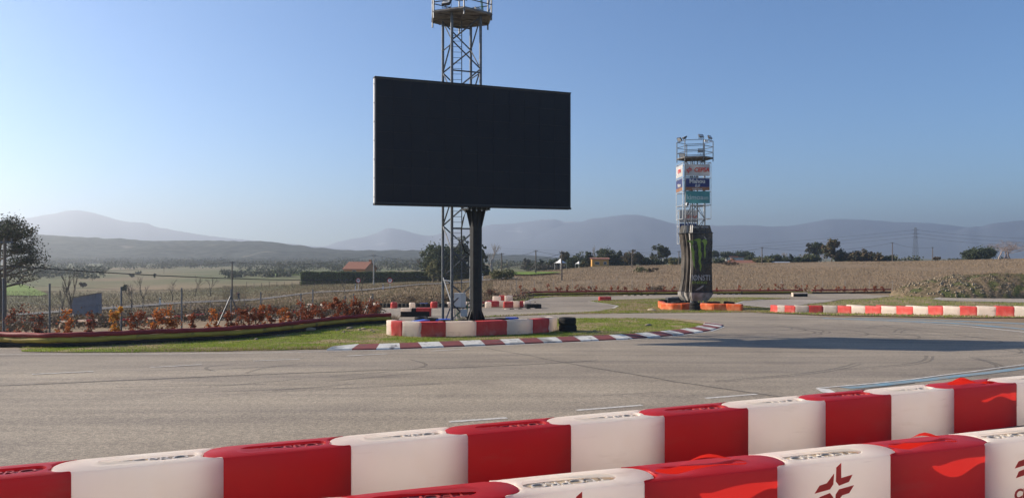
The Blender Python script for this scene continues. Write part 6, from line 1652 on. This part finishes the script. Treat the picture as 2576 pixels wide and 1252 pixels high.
# tents near the ochre house
for x, lb in ((1410, 'white pointed marquee left of the ochre house'), (1456, 'small white tent between conifers and ochre house')):
    s_ = 1.0 if x == 1410 else .6; q = Q(x, 236); t = thing('tent', q, lb, 'tent'); z0 = EYE-(666-HY)/F*236-q.z
    MB().lathe([(1.9*s_, z0+.6*s_), (.9*s_, z0+1.1*s_), (.05, z0+1.9*s_)], n=4).build('canopy', M['white_paint2'], t)
    mb = MB(); [mb.tube((1.8*s_*math.cos(a), 1.8*s_*math.sin(a), 0), (1.8*s_*math.cos(a), 1.8*s_*math.sin(a), z0+.62*s_), .04, n=4) for a in (0, PI/2, PI, 1.5*PI)]; mb.build('poles', M['steel_light'], t)
# dish on the hill
q = Q(1985-3, 290); t = thing('satellite_dish', q, 'white dish shaped object beside the trees right of the grey roof', 'dish'); z0 = EYE-(652-HY)/F*290-q.z
MB().lathe([(.01, 0), (.6, .1), (1.1, .35), (1.06, .38), (.55, .16), (.01, .06)], (0, 0, z0), 16).build('dish', M['white_paint2'], t); MB().tube((0, 0, 0), (0, 0, z0), .08).build('mast', M['steel'], t)

# ------------------------------------------------------------------ road signs, markers, walker, car
for x, yt, yb, lb in ((901.5, 705, 729, 'left round speed limit sign on the country road'), (981, 705, 728, 'right round speed limit sign on the country road')):
    b_ = P(x, yb); k = b_.y/F; t = thing('road_sign', b_, lb, 'road sign', 'road signs'); H_ = (yb-yt)*k
    MB().tube((0, 0, -.2), (0, 0, H_+.3), .04, n=6).build('post', M['steel_light'], t)
    ds = MB(); ds.tube((0, -.05, H_), (0, -.09, H_), .46, n=24); d_ = ds.build('disc', M['sign_red'], t); MB().tube((0, -.092, H_), (0, -.098, H_), .34, n=24).build('face', M['white_paint2'], d_)
    text_mesh('50', .36, M['panel'], 'number', t, face_mtx((0, -.103, H_), (1, 0, 0), (0, 0, 1)), ext=.003, off=.01)
for x, yt, yb, lb in ((963.6, 714, 730, 'white delineator post right of the left speed sign'), (894, 714.5, 729, 'white delineator post left of the left speed sign'), (402.5, 748, 768, 'white delineator post on the far left bend'), (1214, 688, 704, 'white delineator post right of the screen pole')):
    b_ = P(x, yb); H_ = (yb-yt)*b_.y/F; t = thing('delineator_post', b_, lb, 'road marker', 'delineator posts')
    MB().box((0, 0, H_/2-.1), (.16, .12, H_+.2)).build('post', M['white_paint2'], t); MB().box((0, 0, H_*.8), (.165, .125, .22)).build('band', M['panel'], t)
b_ = P(600, 757); k = b_.y/F
M['skin'] = mat('skin', (.35, .19, .13), .6); M['jacket'] = mat('jacket', (.05, .055, .06), .8); M['trouser'] = mat('trousers', (.06, .065, .08), .85); M['pack'] = mat('rucksack', (.20, .03, .035), .8)
def skin_obj(name, pts, edges, radii, m_, parent, root=0):
    me = bpy.data.meshes.new(name); me.from_pydata(pts, edges, []); me.materials.append(m_); o = bpy.data.objects.new(name, me); COL.objects.link(o); o.parent = parent
    o.modifiers.new('s', 'SKIN'); sv = me.skin_vertices[0].data if me.skin_vertices else None
    if sv is None:
        bm = bmesh.new(); bm.from_mesh(me); bm.verts.layers.skin.verify(); bm.to_mesh(me); bm.free(); sv = me.skin_vertices[0].data
    for i, r_ in enumerate(radii): sv[i].radius = (r_, r_) if not isinstance(r_, tuple) else r_; sv[i].use_root = (i == root)
    ms = o.modifiers.new('ss', 'SUBSURF'); ms.levels = 1; ms.render_levels = 1; return o
w_ = thing('person', b_, 'walker in dark clothes with a red rucksack on the country road', 'person')
skin_obj('body', [(0, 0, .95), (0, 0, 1.2), (0, .0, 1.42), (.01, 0, 1.50), (.02, 0, 1.60), (.02, 0, 1.70), (0, -.19, 1.40), (-.10, -.24, 1.14), (.10, -.24, .95), (0, .19, 1.40), (.12, .24, 1.15), (.30, .22, .98), (.01, -.09, .90), (.22, -.09, .50), (.10, -.09, .07), (.24, -.09, .04), (-.01, .09, .90), (-.05, .09, .50), (-.32, .09, .12), (-.22, .09, .04)],
 [(0, 1), (1, 2), (2, 3), (3, 4), (4, 5), (2, 6), (6, 7), (7, 8), (2, 9), (9, 10), (10, 11), (0, 12), (12, 13), (13, 14), (14, 15), (0, 16), (16, 17), (17, 18), (18, 19)],
 [.13, .12, .13, .06, .10, .08, .06, .045, .035, .06, .045, .035, .085, .06, .045, .035, .085, .06, .045, .035], M['skin'], w_)
skin_obj('jacket', [(0, 0, .88), (0, 0, 1.2), (0, 0, 1.43), (0, -.19, 1.40), (-.10, -.24, 1.14), (.08, -.24, .98), (0, .19, 1.40), (.12, .24, 1.15), (.27, .22, 1.0)], [(0, 1), (1, 2), (2, 3), (3, 4), (4, 5), (2, 6), (6, 7), (7, 8)], [.17, .155, .15, .08, .065, .055, .08, .065, .055], M['jacket'], w_)
skin_obj('trousers', [(0, 0, .92), (.01, -.09, .85), (.22, -.09, .50), (.11, -.09, .12), (-.01, .09, .85), (-.05, .09, .50), (-.29, .09, .16)], [(0, 1), (1, 2), (2, 3), (0, 4), (4, 5), (5, 6)], [.15, .105, .08, .065, .105, .08, .065], M['trouser'], w_)
skin_obj('hood', [(.0, 0, 1.5), (.0, 0, 1.62), (.0, 0, 1.72)], [(0, 1), (1, 2)], [.10, .125, .10], M['jacket'], w_)
MB().box((-.22, 0, 1.25), (.2, .3, .42), 0, 0, .8).build('rucksack', M['pack'], w_)
b_ = P(572, 666.5); t = thing('parked_car', b_, 'tiny white car parked far away in the left valley', 'car')
mb = MB(); mb.box((0, 0, .55), (4.2, 1.7, .6), 0, 0, .95); mb.build('body', M['white_paint2'], t); MB().box((.1, 0, 1.1), (2.3, 1.5, .55), 0, 0, .75).build('cabin', M['dark_glass'], t)
for sx in (-1.3, 1.3):
    for sy in (-.85, .85): MB().tube((sx, sy-.1, .32), (sx, sy+.1, .32), .32, n=12).build('wheel', M['rubber'], t)

# ------------------------------------------------------------------ haze
hm = bpy.data.materials.new('haze'); hm.use_nodes = True; hn = hm.node_tree
for n_ in list(hn.nodes):
    if n_.type != 'OUTPUT_MATERIAL': hn.nodes.remove(n_)
vp = hn.nodes.new('ShaderNodeVolumePrincipled'); vp.inputs['Color'].default_value = (.82, .90, 1.0, 1); vp.inputs['Density'].default_value = .00034; vp.inputs['Anisotropy'].default_value = .62
hn.links.new(vp.outputs[0], hn.nodes['Material Output'].inputs['Volume'])
hz = MB().box((0, 2650, (268-13)/2), (14000, 6300, 281)).build('haze', hm); tag(hz, kind='stuff')
hz['label'] = 'pale blue haze veiling the hills and mountains'
